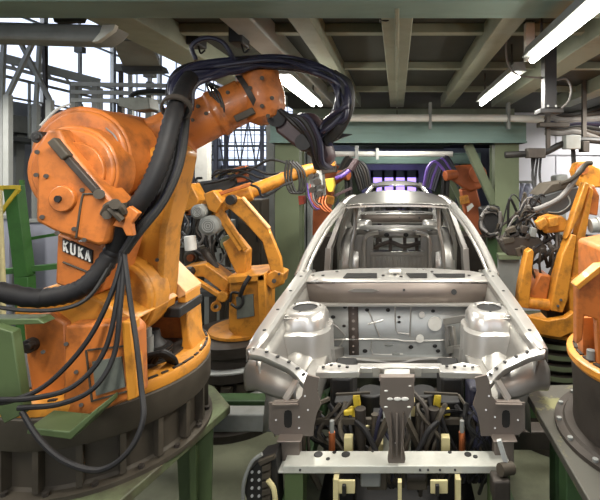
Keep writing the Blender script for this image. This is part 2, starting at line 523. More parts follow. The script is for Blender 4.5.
        m.prism([Vector((s * 0.81, 3.62, 1.42)), Vector((s * 0.81, 3.9, 1.42)), Vector((s * 0.8, 3.85, 0.85)), Vector((s * 0.8, 3.62, 0.85))], (-s * 0.09, 0, 0))
        m.build('hinge_pillar', 'steel', car, bevel=0.01)
        # rear wheel house inside the cabin
        m = MB(); rows = []
        for i in range(13):
            an = PI * i / 12
            y = 6.3 - math.cos(an) * 0.42; z = 0.85 + math.sin(an) * 0.62
            rows.append([Vector((s * 0.50, y, z - 0.1)), Vector((s * 0.52, y, z)), Vector((s * 0.6, y, z + 0.03)), Vector((s * 0.72, y, z)), Vector((s * 0.78, y, z - 0.02))])
        m.sheet(rows)
        m.build('rear_wheel_house', 'steel_bright', car, solid=0.004)
        m = MB()
        m.tube([Vector((s * 0.44, 5.9, 0.95)), Vector((s * 0.44, 5.9, 1.3)), Vector((s * 0.40, 5.9, 1.42)), Vector((s * 0.25, 5.92, 1.46))], 0.028)
        m.tube([Vector((s * 0.62, 5.8, 0.95)), Vector((s * 0.6, 5.82, 1.3)), Vector((s * 0.56, 5.85, 1.5)), Vector((s * 0.56, 5.9, 1.8))], 0.026)
        build_each(m, 'seat_rib', 'steel_bright', car)
        # holed flange below the rear shelf edge
    # ---- roof
    m = MB(); rows = []
    for j in range(11):
        t = j / 10; y = 4.42 + t * 1.5
        row = []
        for i in range(17):
            u = -1 + i / 8
            hw = 0.555 + 0.015 * math.sin(PI * t)
            zc = 1.968 + 0.105 * (1 - (1 - t) ** 2.4) - 0.05 * t * t
            z = zc - (0.02 + 0.05 * min(1, 2 * t)) * abs(u) ** 2.6 - (0.01 + 0.02 * min(1, 2 * t)) * max(0, abs(u) - .88) / .12
            row.append(Vector((u * hw, y + 0.05 * u * u - (0.05 if t == 0 else 0), z)))
        rows.append(row)
    m.sheet(rows)
    m.build('roof', 'steel', car, solid=0.008, sub=1)
    m = MB()
    fr = [Vector((-0.55, 4.49, 1.915)), Vector((-0.3, 4.43, 1.938)), Vector((0, 4.41, 1.945)), Vector((0.3, 4.43, 1.938)), Vector((0.55, 4.49, 1.915))]
    fc = catmull(fr, 5)
    for p, q in zip(fc, fc[1:]): m.bar(p, q, 0.07, 0.02)
    m.build('roof_header', 'steel_bright', car)
    m = MB()
    fr = [Vector((-0.55, 5.98, 1.86)), Vector((0, 5.93, 1.95)), Vector((0.55, 5.98, 1.86))]
    fc = catmull(fr, 6)
    for p, q in zip(fc, fc[1:]): m.bar(p, q, 0.08, 0.05)
    m.build('rear_header', 'steel', car)
    # ---- cowl: dark face strip, pale top with slots, windscreen lip
    m = MB()
    m.sheet([[D(-92, 284, 3.5), D(-40, 283, 3.47), D(40, 283, 3.47), D(92, 284, 3.5)],
             [D(-92, 303, 3.5), D(-40, 304, 3.47), D(40, 304, 3.47), D(92, 303, 3.5)]])
    cw = m.build('cowl_face', 'steel_brown', car, solid=0.01)
    m = MB()
    q = [D(49, 290.5, 3.463), D(43, 288.6, 3.463), D(25, 288.6, 3.463), D(18, 290.5, 3.463), D(25, 292, 3.463), D(43, 292, 3.463)]
    m.prism(q, (0, -0.006, 0)); build_each(m, 'pressed_bead', 'steel', cw)
    m = MB(); m.cyl(D(-57, 292, 3.47), D(-57, 292, 3.462), 0.022, n=16); m.cyl(D(-7, 290, 3.47), D(-7, 290, 3.462), 0.01, n=10)
    build_each(m, 'cable_hole', 'black', cw)
    m = MB(); m.bar(D(-90, 304.5, 3.46), D(90, 304.5, 3.46), 0.06, 0.014); m.build('lower_flange', 'steel_bright', cw)
    m = MB()
    front = [D(d, 282, 3.47 + 0.03 * (abs(d) > 80)) for d in (-95, -70, -35, 0, 35, 70, 95)]
    mid = [Vector((p.x * 1.0, 3.62 if abs(p.x) < 0.7 else 3.6, 1.44)) for p in front]
    lip = [D(d, y, Y) for d, y, Y in ((-98, 275, 3.62), (-74, 271, 3.72), (-37, 268.5, 3.79), (0, 268, 3.81), (37, 268.5, 3.79), (74, 271, 3.72), (98, 275, 3.62))]
    back = [p + Vector((0, 0.1, -0.02)) for p in lip]
    m.sheet([front, [p + Vector((0, 0.02, 0.012)) for p in front], [a.lerp(b, .5) + Vector((0, 0, .005)) for a, b in zip(front, lip)], lip, back])
    ct = m.build('cowl_top', 'steel_bright', car, solid=0.005)
    for d0, d1, y0, y1 in ((54, 20, 279.5, 275), (-13, -30, 279.5, 275), (-40, -68, 279, 275.5)):
        m = MB()
        def cp(d, y):     # on the cowl top, a little above
            t = (282 - y) / 14
            return D(d, 282, 3.47).lerp(D(d, 268.5, 3.79), t) + Vector((0, 0, 0.012))
        m.prism([cp(d0, y0), cp(d1, y0), cp(d1 + 3 * (1 if d1 > 0 else -1) * 0, y1), cp(d0 - 4 * (1 if d0 > 0 else -1), y1)], (0, 0, 0.004))
        m.build('cowl_slot', 'black', ct)
    m = MB()
    for d, y in ((14, 277), (2, 276), (-4, 278), (-72, 277), (74, 277), (-35, 273), (60, 273), (84, 277), (-86, 277)):
        q = cp(d, y); m.cyl(q, q + Vector((0, 0, 0.004)), 0.013, n=12)
    build_each(m, 'bolt_hole', 'black', ct)
    m = MB(); q = cp(2, 274); m.box(q + Vector((0, 0, .01)), (0.1, 0.06, 0.02)); m.build('latch_bracket', 'white', ct, bevel=.004)
    # ---- firewall
    m = MB()
    m.sheet([[D(d, 304, 3.52) for d in (-90, -40, 0, 40, 90)], [D(d, 338, 3.53) for d in (-88, -40, 0, 40, 88)],
             [D(d, 355, 3.52) for d in (-84, -40, 0, 40, 84)], [D(d, 362, 3.42) for d in (-84, -40, 0, 40, 84)], [D(d, 378, 3.36) for d in (-84, -40, 0, 40, 84)]])
    fw = m.build('firewall', 'steel_dull', car, solid=0.006)
    FY = 3.515
    m = MB(); m.sheet([[D(49, 304, FY - .008), D(39, 304, FY - .008)], [D(48, 357, FY - .006), D(38, 357, FY - .006)]])
    ds = m.build('damping_strip', 'strip_dark', fw, solid=0.006)
    m = MB()
    for y in (308, 314, 321, 329, 337, 346, 352): m.cyl(D(43.7, y, FY - .01), D(43.7, y, FY - .018), 0.012 if y % 2 else .008, n=10)
    build_each(m, 'grommet', 'steel_brown', ds)
    m = MB()
    for pts, r in (([(71, 340), (40, 339), (0, 339.5), (-8, 341), (-55, 340)], .007), ([(30, 308), (24, 321), (17, 337)], .005), ([(29, 324), (14, 320)], .007),
                   ([(2, 306), (1, 330), (-4, 333), (-12, 334)], .005), ([(-14, 304), (-13, 337)], .006), ([(25, 341), (24, 354), (-6, 354)], .004), ([(70, 320), (52, 335), (62, 352)], .006), ([(55, 349), (75, 349)], .005)):
        m.tube([D(x, y, FY) for x, y in pts], r, n=6, k=2)
    build_each(m, 'pressed_bead', 'steel_bright', fw)
    m = MB()
    for x, y, r in ((52, 307, 2), (30, 310, 2), (9, 310, 2.2), (-36, 311, 2), (64, 317, 2.2), (66, 323, 2.4), (53, 326, 1.8), (60, 349, 2.2), (32, 351, 2.4), (-14, 347, 2.3), (-38, 346, 2.3), (-41, 351, 2.2), (-2, 317, 1.6), (-2, 322, 1.6)):
        m.ball(D(x, y, FY - .004), r / F * FY * 1.05, n=10, sc=(1, .3, .8))
    build_each(m, 'grommet', 'black', fw)
    m = MB(); m.disc(397 - -38, 324, 7, FY - .012, FY); m.disc(397 + 25, 315, 3, FY - .012, FY); m.disc(397 + 23, 339, 4, FY - .014, FY)
    build_each(m, 'blank_cover', 'white', fw)
    m = MB(); m.ball(D(8, 345, FY), .03, n=14, sc=(1.2, .3, .35)); m.ball(D(1, 355, FY), .035, n=14, sc=(1, .3, .7)); build_each(m, 'drain_boss', 'grey', fw)
    m = MB(); m.bar(D(62, 362, 3.38), D(-62, 362, 3.38), .06, .05); m.tube([D(x, y, 3.36) for x, y in ((58, 358), (20, 361), (0, 363), (-25, 359), (-56, 359))], .014)
    m.build('toe_board', 'steel', fw)
    # steering and pedal bracket on the right of the firewall
    m = MB()
    for a_, b_ in (((-48, 322, 3.48), (-70, 318, 3.2)), ((-50, 326, 3.48), (-50, 350, 3.46)), ((-55, 326, 3.44), (-58, 352, 3.4)), ((-50, 350, 3.46), (-66, 348, 3.3)), ((-62, 319, 3.3), (-76, 317, 3.15))):
        m.bar(D(*a_), D(*b_), .03, .05)
    m.build('pedal_bracket', 'steel', car, bevel=.004)
    # ---- radiator support beam (three pressings)
    m = MB()
    m.bar(D(80, 372, 2.38), D(37, 371, 2.38), 0.085, 0.035)
    m.bar(D(-42, 371, 2.38), D(-84, 373, 2.38), 0.085, 0.035)
    m.bar(D(40, 368, 2.42), D(-45, 368, 2.42), 0.06, 0.03)
    m.prism([D(80, 366, 2.42), D(62, 362, 2.44), D(44, 366, 2.43), D(38, 372, 2.41)], (0, 0.02, -.02))
    m.prism([D(-84, 366, 2.42), D(-66, 362, 2.44), D(-48, 365, 2.43), D(-42, 371, 2.41)], (0, 0.02, -.02))
    rs = m.build('radiator_support', 'steel_bright', car, bevel=0.005)
    m = MB()
    for x in (74, 66, 58, 50, -50, -58, -68, -76): 
        q = D(x, 368.5 + (x % 3), 2.375) + Vector((0, 0.01, 0.012)); m.cyl(q, q + Vector((0, 0, .006)), .009, n=10)
    build_each(m, 'bolt_hole', 'black', rs)
    m = MB()
    for x in (21, 10, -9, -21): m.box(D(x, 371, 2.36), (0.035, 0.03, 0.05))
    build_each(m, 'mount_tab', 'steel_bright', rs, bevel=.003)
    # ---- central hood lock post
    m = MB()
    o = [(16.5, 377), (17.5, 405), (13, 413), (9, 428), (7.5, 448), (9.5, 460), (8, 466), (-7, 466), (-8.5, 460), (-6.5, 448), (-8, 428), (-13.5, 413), (-17.5, 405), (-17, 377)]
    m.prism([D(x, y, 2.14) for x, y in o], (0, 0.035, 0))
    m.bar(D(6.5, 412, 2.135), D(4.5, 458, 2.11), 0.008, 0.03, up=(0, 1, 0)); m.bar(D(-6.5, 412, 2.135), D(-4.5, 458, 2.11), 0.008, 0.03, up=(0, 1, 0))
    m.bar(D(0, 412, 2.135), D(0, 456, 2.12), 0.012, 0.02, up=(0, 1, 0))
    m.bar(D(16, 378, 2.16), D(16, 377, 2.36), 0.02, 0.03); m.bar(D(-16, 378, 2.16), D(-16, 377, 2.36), 0.02, 0.03)
    lp = m.build('lock_post', 'steel_brown', car, bevel=.004)
    m = MB()
    for x, y, w in ((-.5, 399, 4), (7, 399, 3), (-8, 399, 4), (11, 391, 2), (-13, 386, 1.5), (11, 407, 2), (-12, 407, 2), (1, 443, 1.5)):
        m.ball(D(x, y, 2.138), w / F * 2.14, n=10, sc=(1, .25, .5))
    build_each(m, 'slot_edge', 'white', lp)
    m = MB(); m.box(D(0, 375, 2.2), (0.13, 0.1, 0.016)); m.build('lock_pad', 'steel_bright', lp, bevel=.003)
    # ---- front lower crossmember
    m = MB()
    z0, z1 = P(0, 473, 2.12).z, P(0, 466, 2.12).z
    m.b2((-0.55, 2.12, z0), (0.55, 2.235, z1)); m.b2((-0.58, 2.12, z0 - .004), (0.56, 2.2, z0 + .008))
    cm = m.build('front_crossmember', 'white_steel', car, bevel=.004)
    m = MB()
    for px, py, r in ((317, 456, .022), (345, 456, .022), (469, 456, .018), (476, 458, .012), (451, 454, .01), (333, 454, .01), (328, 460, .01), (372, 453, .007)):
        q = Vector(((px - CX) / F * 2.17, 2.12 + (466 - py) * .0085, z1))
        m.cyl(q, q + Vector((0, 0, .003)), r, n=16)
    build_each(m, 'bolt_hole', 'black', cm)
    m = MB()
    for px in (300, 420, 428, 440, 455, 500): m.cyl(P(px, 470, 2.121), P(px, 470, 2.117), .006, n=8)
    build_each(m, 'rivet', 'black', cm)
    # ---- cabin: floor, tunnel, rear seat panel, parcel shelf
    m = MB(); m.b2((-0.72, 3.55, 0.72), (0.72, 6.0, 0.75)); m.prism([Vector((-.16, 3.6, .75)), Vector((-.1, 3.6, .95)), Vector((.1, 3.6, .95)), Vector((.16, 3.6, .75))], (0, 2.3, 0))
    m.build('floor_pan', 'steel', car)
    m = MB()
    for s in (-1, 1):
        m.b2((min(s * .32, s * .62), 5.95, 0.85), (max(s * .32, s * .62), 5.98, 1.42))
    m.b2((-0.36, 5.93, 0.75), (0.36, 5.97, 1.17)); m.bar((-.36, 5.92, 1.18), (.36, 5.92, 1.18), .06, .05)
    for i in range(13): m.bar((-.33 + i * .055, 5.925, .85), (-.33 + i * .055, 5.925, 1.13), .02, .012, up=(0, 1, 0))
    sp = m.build('rear_seat_panel', 'steel', car, bevel=.004)
    m = MB()
    m.sheet([[Vector((-.62, 6.0, 1.455)), Vector((0, 5.97, 1.47)), Vector((.62, 6.0, 1.455))], [Vector((-.64, 6.45, 1.475)), Vector((0, 6.42, 1.49)), Vector((.64, 6.45, 1.475))]])
    m.sheet([[Vector((-.62, 5.99, 1.455)), Vector((0, 5.96, 1.47)), Vector((.62, 5.99, 1.455))], [Vector((-.62, 5.98, 1.375)), Vector((0, 5.95, 1.39)), Vector((.62, 5.98, 1.375))]])
    ps = m.build('parcel_shelf', 'steel', car, solid=.006)
    m = MB()
    for x in (-.42, -.22, .05, .25, .45): m.ball((x, 6.05, 1.47), .035, n=12, sc=(1.2, 1.2, .25)); 
    for x in (-.35, -.14, .12, .33): m.ball((x, 5.96, 1.42), .03, n=12, sc=(1.2, .3, 1))
    build_each(m, 'shelf_opening', 'black', ps)
    m = MB()
    for x in (-.3, -.1, .12, .3): m.bar((x, 6.3, .9), (x * .9, 6.25, 1.4), .05, .05)
    m.tube([(-.35, 6.2, 1.2), (-.1, 6.2, 1.28), (.1, 6.2, 1.22), (.35, 6.2, 1.28)], .03)
    m.build('boot_frame', 'steel_brown', car)
    m = MB(); m.b2((-.6, 7.1, 1.2), (.6, 7.2, 1.4)); m.build('rear_panel', 'steel', car, bevel=.02)
    m = MB(); m.b2((-.7, 5.9, .72), (.7, 7.2, .78)); m.build('boot_floor', 'steel', car)
    return car

car = car_body('car_body', 'bare silver car body shell with open engine bay, nearest the camera', 'car body shells on the line')

car2 = copy_tree(car, (0, 5.35, 0), 'second silver car body shell, seen over and through the first one',
                 skip=('bolt_hole', 'rivet', 'grommet', 'pressed_bead', 'slot_edge', 'mount_tab', 'plate_slot', 'blank_cover', 'drain_boss', 'lock_post', 'front_crossmember', 'side_bracket', 'bumper_plate', 'pedal_bracket', 'frame_rail'))
# ------------------------------------------------------------------ the hall
m = MB(); m.b2((-8.2, -4, -0.1), (8.2, 20.2, 0)); struct(m.build('floor', 'floor'))
# mezzanine deck over the line
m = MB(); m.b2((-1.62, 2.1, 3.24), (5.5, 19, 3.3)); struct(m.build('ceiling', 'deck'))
for x, w in ((-1.52, .26), (-0.86, .16), (-0.52, .12), (0.0, .17), (0.62, .13), (1.3, .2), (2.1, .2), (2.9, .2)):
    m = MB(); m.b2((x - w / 2, 2.15, 3.1), (x + w / 2, 5.6, 3.24))
    if x == 0.0: m.b2((x - .012, 2.15, 3.085), (x + .012, 5.6, 3.1))
    struct(m.build('ceiling_beam', 'light_grey' if x == -.86 else 'beam', bevel=.006))
for y in (2.85, 3.85, 4.95):
    m = MB(); m.b2((-1.6, y - .035, 3.18), (5.4, y + .035, 3.24)); struct(m.build('ceiling_beam', 'beam', bevel=.004))
m = MB(); m.b2((-6, 2.05, 3.09), (6, 2.3, 3.5)); struct(m.build('ceiling_beam', 'teal', bevel=.01))
for y in (6.8, 8.2, 9.6, 11, 13, 15, 17):
    m = MB(); m.b2((-1.6, y - .06, 3.1), (1.8, y + .06, 3.24)); struct(m.build('ceiling_beam', 'beam'))
# hall roof, end wall, side walls
m = MB(); m.b2((-8.2, -4, 7), (8.2, 20.2, 7.1)); struct(m.build('ceiling', 'dark_wall'))
m = MB(); m.b2((-8.2, -4.2, 0), (8.2, -4, 1.6)); m.b2((-8.2, -4.2, 4.6), (8.2, -4, 7)); m.b2((-8.2, -4.2, 1.6), (-4, -4, 4.6)); m.b2((4, -4.2, 1.6), (8.2, -4, 4.6)); struct(m.build('wall_front_blocker', 'dark_wall'))  # unseen, added behind the camera to cut sky light, with an open gap
m = MB(); m.b2((8, -4, 0), (8.2, 20.2, 7)); struct(m.build('wall_right', 'dark_wall'))
m = MB(); m.b2((-8.2, -4, 0), (-8, 20.2, 3.7)); m.b2((-8.2, -4, 6.6), (-8, 20.2, 7)); struct(m.build('wall_left', 'far_wall'))
m = MB(); m.b2((-8.2, 20, 0), (8.2, 20.2, 2.5)); m.b2((-3.8, 20, 2.5), (8.2, 20.2, 7)); m.b2((-8.2, 20, 6.0), (-3.8, 20.2, 7)); struct(m.build('wall_back', 'far_wall'))
# glazed left wall: windows in bays with bars
for k in range(8):
    y0 = 0.2 + k * 2.45; y1 = y0 + 2.4
    fr = MB()
    fr.b2((-8.12, y0, 3.7), (-8.02, y0 + .12, 6.6))
    fr.b2((-8.1, y0 + 1.2 - .015, 3.7), (-8.05, y0 + 1.2 + .015, 6.6))
    for z in (3.72, 4.6, 5.6, 6.56): fr.b2((-8.1, y0, z - .025), (-8.05, y1 + .05, z + .025))
    o = struct(fr.build('window_%d' % (k + 1), 'light_grey'))
    g = MB(); g.b2((-8.075, y0, 3.7), (-8.07, y1, 6.6)); g.build('pane', 'glass', o)
# end wall window
fr = MB()
for i in range(15): fr.b2((-8 + i * .3 - .012, 20.02, 2.5), (-8 + i * .3 + .012, 20.1, 6.0))
for i in range(11): fr.b2((-8, 20.02, 2.5 + i * .35 - .015), (-3.8, 20.1, 2.5 + i * .35 + .015))
o = struct(fr.build('window_9', 'light_grey'))
g = MB(); g.b2((-8, 20.05, 2.5), (-3.8, 20.055, 6.0)); g.build('pane', 'glass', o)
# white partition on the right
m = MB(); m.b2((1.75, 7.2, 0), (8, 7.28, 3.24))
for i in range(6): m.b2((2.6 + i * 1.0, 7.18, 0), (2.62 + i * 1.0, 7.2, 3.2))
m.b2((1.75, 7.16, 2.55), (8, 7.2, 2.6))
struct(m.build('wall_right_partition', 'white_wall'))

# ---- portal frames across the line
def portal(y, z0, z1, label, braces=True, mcol='sage', mbeam='teal', w=.3):
    t = thing('portal_frame', label, 'steel frame', (0, y, 0), 'portal frames over the line')
    for s in (-1, 1):
        m = MB()
        x = 1.37 * s
        m.b2((x - w / 2, y - .02, 0), (x + w / 2, y, z0)); m.b2((x - w / 2, y + w - .02, 0), (x + w / 2, y + w, z0)); m.b2((x - w / 2 + .02, y, 0), (x + w / 2 - .02, y + w, z0))
        m.build('column', mcol, t)
        m = MB(); m.b2((x - .26, y - .1, 0), (x + .26, y + .4, .04)); m.build('base_plate', mcol, t)
        if braces:
            m = MB(); m.bar((s * .9, y + .12, z0), (s * 1.24, y + .12, z0 - .75), .1, .14, up=(0, 1, 0)); m.build('brace', mcol, t)
    m = MB(); m.b2((-1.55, y - .12, z0), (1.58, y + .3, z1)); m.b2((-1.55, y - .16, z1 - .02), (1.58, y + .34, z1)); m.b2((-1.55, y - .16, z0), (1.58, y + .34, z0 + .02))
    m.build('cross_beam', mbeam, t)
    return t
portal(5.5, 2.63, 2.9, 'nearest sage portal frame with deep teal cross beam over the car roof')
portal(8.4, 2.42, 2.62, 'second sage portal frame, just beyond the nearest one', True)
portal(11.5, 2.5, 2.7, 'third sage portal frame, deep in the tunnel', False)
portal(15.0, 2.5, 2.7, 'farthest sage portal frame, in front of the violet lit end', False)
# pale pipe along the nearest cross beam
t = thing('pipe_run', 'long pale grey pipe running across in front of the teal cross beam', 'pipe', (0.6, 5.05, 2.85))
m = MB(); z = P(0, 118, 5.05).z
m.tube([(-.72, 5.05, z), (0, 5.05, z), (1.0, 5.05, z), (1.5, 5.05, z - .01), (1.75, 5.0, z - .03), (2.0, 4.95, z - .06)], .042, n=12); m.build('pipe', 'white', t)
m = MB()
for px in (430, 508): m.box(P(px, 116, 5.05), (.03, .1, .3))
build_each(m, 'pipe_hanger', 'grey', t)
t = thing('pipe_run', 'pale pipe across the tunnel in front of the second portal frame', 'pipe', (0, 7.9, 2.6))
m = MB(); z = P(0, 154, 7.9).z; m.tube([(-1.3, 7.9, z), (0, 7.9, z), (1.0, 7.9, z)], .05, n=10); m.build('pipe', 'white', t)
m = MB(); m.box((-.72, 7.85, z), (.06, .06, .3)); m.box((-.35, 7.85, z), (.05, .06, .2)); build_each(m, 'pipe_hanger', 'light_grey', t)

# ---- fluorescent lamps
LAMPS = []
def lamp(x, y0, y1, z, label, n=1, power=36, top=3.2):
    t = thing('fluorescent_lamp', label, 'lamp', (x, (y0 + y1) / 2, z), 'fluorescent lamps under the deck')
    m = MB(); m.prism([Vector((x - .05, y0, z + .025)), Vector((x + .05, y0, z + .025)), Vector((x + .03, y0, z + .085)), Vector((x - .03, y0, z + .085))], (0, y1 - y0, 0)); m.build('lamp_housing', 'grey', t)
    for i in range(n):
        xx = x + (i - (n - 1) / 2) * .07
        MB().cyl((xx, y0 + .03, z), (xx, y1 - .03, z), .018, n=12).build('lamp_tube', 'tube_light', t)
    for y in (y0 + .2, y1 - .2): MB().tube([(x, y, z + .08), (x, y, top)], .008, n=6).build('hanger_rod', 'iron', t)
    l = bpy.data.lights.new('lamp glow', 'AREA'); l.shape = 'RECTANGLE'; l.size = .14; l.size_y = y1 - y0; l.energy = power; l.color = (1, .97, .9)
    lo = bpy.data.objects.new('lamp_glow', l); C.objects.link(lo); lo.location = (x, (y0 + y1) / 2, z - .03)
    lo.parent = t; lo.matrix_parent_inverse = Matrix.Translation(-wloc(t))
lamp(-.79, 3.05, 4.35, 2.94, 'lit fluorescent lamp hanging just right of the big robot wrist', n=2)
lamp(.82, 2.95, 4.3, 2.94, 'lit fluorescent lamp on the right, farther along its row, over the car')
lamp(.79, 1.65, 2.6, 2.94, 'lit fluorescent lamp in the top right corner, nearest on the right')
lamp(-.79, 0.2, 1.5, 2.94, 'added unseen fluorescent lamp of the left row, overhead and out of frame')  # extra fill lamp kept above the picture, no such lamp is visible
lamp(0.0, 6.4, 7.7, 2.98, 'lit fluorescent lamp in the tunnel between the first two portal frames')
lamp(0.0, 9.2, 10.6, 2.98, 'lit fluorescent lamp deep in the tunnel beyond the second portal frame')
lamp(2.3, 3.2, 4.5, 2.98, 'added unseen fluorescent lamp brightening the right hand robots from above', power=55)  # fill light added out of frame for the shaded robots below
lamp(3.1, 5.6, 6.8, 2.98, 'added unseen fluorescent lamp brightening the white partition, beyond the right edge', power=40)  # added out of frame because the partition came out too dark
lamp(-4.7, 3.6, 4.9, 3.3, 'added unseen fluorescent lamp beyond the left edge, brightening the grey boards', power=70, top=7)  # added outside the left edge to lift the dark background
lamp(-2.75, 6.4, 7.6, 3.5, 'lit fluorescent lamp far behind the big robot arm, left of the tunnel', power=50, top=7)
lamp(-2.4, 0.3, 1.6, 3.2, 'added unseen fluorescent lamp beyond the left edge, lighting the big orange robot', power=30, top=7)  # extra side light for the robot, placed where the camera misses it
# violet lit end
t = thing('welding_screen', 'violet glowing welding screen at the far end of the tunnel', 'screen', (0, 18.6, 0))
m = MB()
for i in range(4): m.b2((-1.0 + i * .48, 18.6, .9), (-1.0 + i * .48 + .36, 18.63, 1.98))
build_each(m, 'screen_strip', 'violet_light', t)
m = MB()
for i in range(5): m.b2((-1.12 + i * .48, 18.58, 0), (-1.0 + i * .48, 18.66, 2.3))
m.b2((-1.12, 18.58, 1.98), (.92, 18.66, 2.3)); m.build('screen_frame', 'lilac', t)

# ---- left top: pale duct with rounded end, ceiling mounts
t = thing('cable_duct', 'big pale grey duct with a rounded end under the ceiling, top left', 'duct', (-2.6, 2.7, 3.3))
m = MB()
m.ppx([(-110, 18), (100, 24), (119, 15), (116, 24), (108, 34), (97, 41), (86, 41), (-110, 35)], 2.45, 2.6); m.build('duct_body', 'grey', t, bevel=.015)
m = MB(); m.ppx([(103, 22), (119, 15), (113, 30), (98, 41), (92, 42), (100, 32)], 2.42, 2.45); m.build('duct_end', 'white_steel', t)
m = MB(); m.ppx([(52, 15), (84, 12), (80, 21), (54, 22)], 2.4, 2.44); m.build('duct_clip', 'iron', t)
t = thing('ceiling_panel', 'flat pale panel with a dark underside hung below the deck edge, left', 'panel', (-1.9, 3.4, 3.1))
m = MB(); m.prism([P(112, 41, 2.9), P(123, 66, 3.5), P(160, 66, 3.5), P(150, 41, 2.9)], (0, 0, .05)); m.build('panel_sheet', 'grey', t)
m = MB(); m.prism([P(121, 66, 3.5), P(123, 72, 3.5), P(163, 71, 3.5), P(160, 65, 3.5)], (0, .1, 0)); m.build('panel_edge', 'mid_dark', t)
for px0, py0, px1, py1, Y, lab in ((163, 22, 198, 44, 2.9, 'dark block under the deck above the big robot arm'), (228, 20, 242, 42, 2.6, 'small black block hung under the pale rail, left of the ceiling middle')):
    m = MB(); a, b = P(px0, py0, Y), P(px1, py1, Y)
    t = thing('ceiling_bracket', lab, 'bracket', ((a.x + b.x) / 2, Y, b.z))
    m.b2((a.x, Y, b.z), (b.x, Y + .14, a.z)); m.build('block', 'black', t, bevel=.008)
    MB().box(((a.x + b.x) / 2, Y + .07, a.z + .04), (abs(b.x - a.x) * .6, .1, .14)).build('mount_foot', 'iron', t)
    m = MB(); m.tube([(b.x - .02, Y + .05, b.z), (b.x, Y + .04, b.z - .05), (b.x + .03, Y + .04, b.z - .03)], .006, n=6); m.build('wire', 'rubber', t)
a = P(379, 10, 2.36); b = P(410, 17, 2.36)
t = thing('ceiling_bracket', 'black cable clamp on the middle ceiling beam', 'bracket', ((a.x + b.x) / 2, 2.4, b.z))
m = MB(); m.b2((a.x, 2.36, b.z), (b.x, 2.46, a.z + .04)); m.build('block', 'black', t, bevel=.005)
m = MB(); m.tube([P(379, 12, 2.35), P(381, 19, 2.35), P(388, 20, 2.35), P(392, 12, 2.35)], .006, n=6); m.build('wire', 'rubber', t)
# ---- right top: dark hanger post, loop cable, reflector
t = thing('hanger_post', 'dark steel post hanging from the deck near the top right lamp', 'post', P(551, 108, 2.86))
m = MB(); a = P(545, 10, 2.86); b = P(557, 108, 2.86)
m.b2((a.x, 2.86, b.z), (b.x, 2.94, 3.24)); m.build('post', 'black', t, bevel=.004)
m = MB(); m.box(((a.x + b.x) / 2, 2.9, b.z - .02), (.15, .13, .03)); m.build('foot_plate', 'black', t, bevel=.004)
for px in (548, 556): MB().cyl(P(px, 106, 2.855), P(px, 106, 2.845), .008, n=8).build('bolt', 'grey', t)
t = thing('wall_reflector', 'white upright lamp reflector beside the dark hanger post', 'lamp', P(531, 60, 2.75))
m = MB(); a = P(526, 22, 2.75); b = P(535, 60, 2.75); m.b2((a.x, 2.75, b.z), (b.x, 2.8, a.z)); m.build('reflector', 'white', t, bevel=.004)
m = MB(); m.b2((a.x + .01, 2.78, a.z), (b.x - .01, 2.8, 3.24)); m.build('bracket', 'light_grey', t)
m = MB(); m.tube([P(x, y, 2.9) for x, y in ((516, 8), (508, 30), (506, 52), (510, 68), (522, 76), (545, 78))], .007, n=6)
tag(m.build('loop_cable', 'grey_cable'), 'thin grey cable looping down from the deck to the dark hanger post', 'cable')
m = MB(); m.tube([P(x, y, 3.0) for x, y in ((556, 80), (566, 79), (571, 88), (569, 100), (562, 108))], .007, n=6)
tag(m.build('loop_cable', 'grey_cable'), 'short grey cable loop right of the dark hanger post', 'cable')
# ------------------------------------------------------------------ the big orange robot, left foreground
RX, RY = (104 - CX) / F * 2.2, 2.2
tb = thing('robot_pedestal', 'stained green octagonal steel table under the big orange robot, left foreground', 'pedestal', (RX, RY, 0), 'steel pedestals under robots')
oct_ = [(.545, .23), (.375, -.47), (-.1, -.66), (-.5, -.5), (-.66, 0), (-.45, .5), (.1, .62), (.37, .44)]
m = MB(); m.prism([Vector((RX + x, RY + y, .955)) for x, y in oct_], (0, 0, .045)); m.build('table_top', 'table_top', tb, bevel=.006)
for k, (x, y) in enumerate(((.40, .12), (.27, -.4), (-.4, -.38), (-.42, .36))):
    m = MB()
    a, b = Vector((RX + x, RY + y, .955)), Vector((RX + x * 1.03, RY + y * 1.03, .02))
    m.bar(a, b, .2, .03, up=(x, y, 0), w2=.14); m.bar(a, b, .03, .18, up=(x, y, 0), h2=.12)
    m.box((b.x, b.y, .01), (.26, .26, .02))
    m.build('leg', 'green', tb)
m = MB(); m.b2((RX - .34, RY - .34, .35), (RX + .33, RY + .33, .4)); m.build('shelf_plate', 'dark_green', tb)

rb = thing('welding_robot', 'big orange welding robot with black hose bundle, on the green octagonal table, left foreground', 'robot', (RX, RY, 1.0))
m = MB(); m.lathe((RX, RY, 1.0), (RX, RY, 2), [(0, .5), (.018, .5), (.018, .45), (.03, .44), (.2, .44), (.2, .485), (.21, .492), (.325, .492), (.335, .48)], 56)
base = m.build('base', 'iron_brown', rb)
m = MB()
for i in range(20):
    a = 2 * PI * i / 20 + .1
    m.box((RX + math.cos(a) * .455, RY + math.sin(a) * .455, 1.115), (.05, .022, .17), (0, 0, a))
build_each(m, 'rib', 'iron_brown', base)
m = MB()
for i in range(18):
    a = 2 * PI * i / 18
    q = Vector((RX + math.cos(a) * .475, RY + math.sin(a) * .475, 1.018)); m.cyl(q, q + Vector((0, 0, .014)), .013, n=6)
build_each(m, 'bolt', 'iron', base)
m = MB(); m.lathe((RX, RY, 1.335), (RX, RY, 2), [(0, .3), (0, .487), (.035, .492), (.05, .485), (.055, .46), (.055, .3)], 56)
tf = m.build('turntable', 'amber', rb)
m = MB()
for i in range(20):
    a = -1.35 + i * .145
    q = Vector((RX + math.cos(a) * .472, RY + math.sin(a) * .472, 1.391)); m.box(q, (.012, .03 + .02 * (i % 3), .006), (0, 0, a))
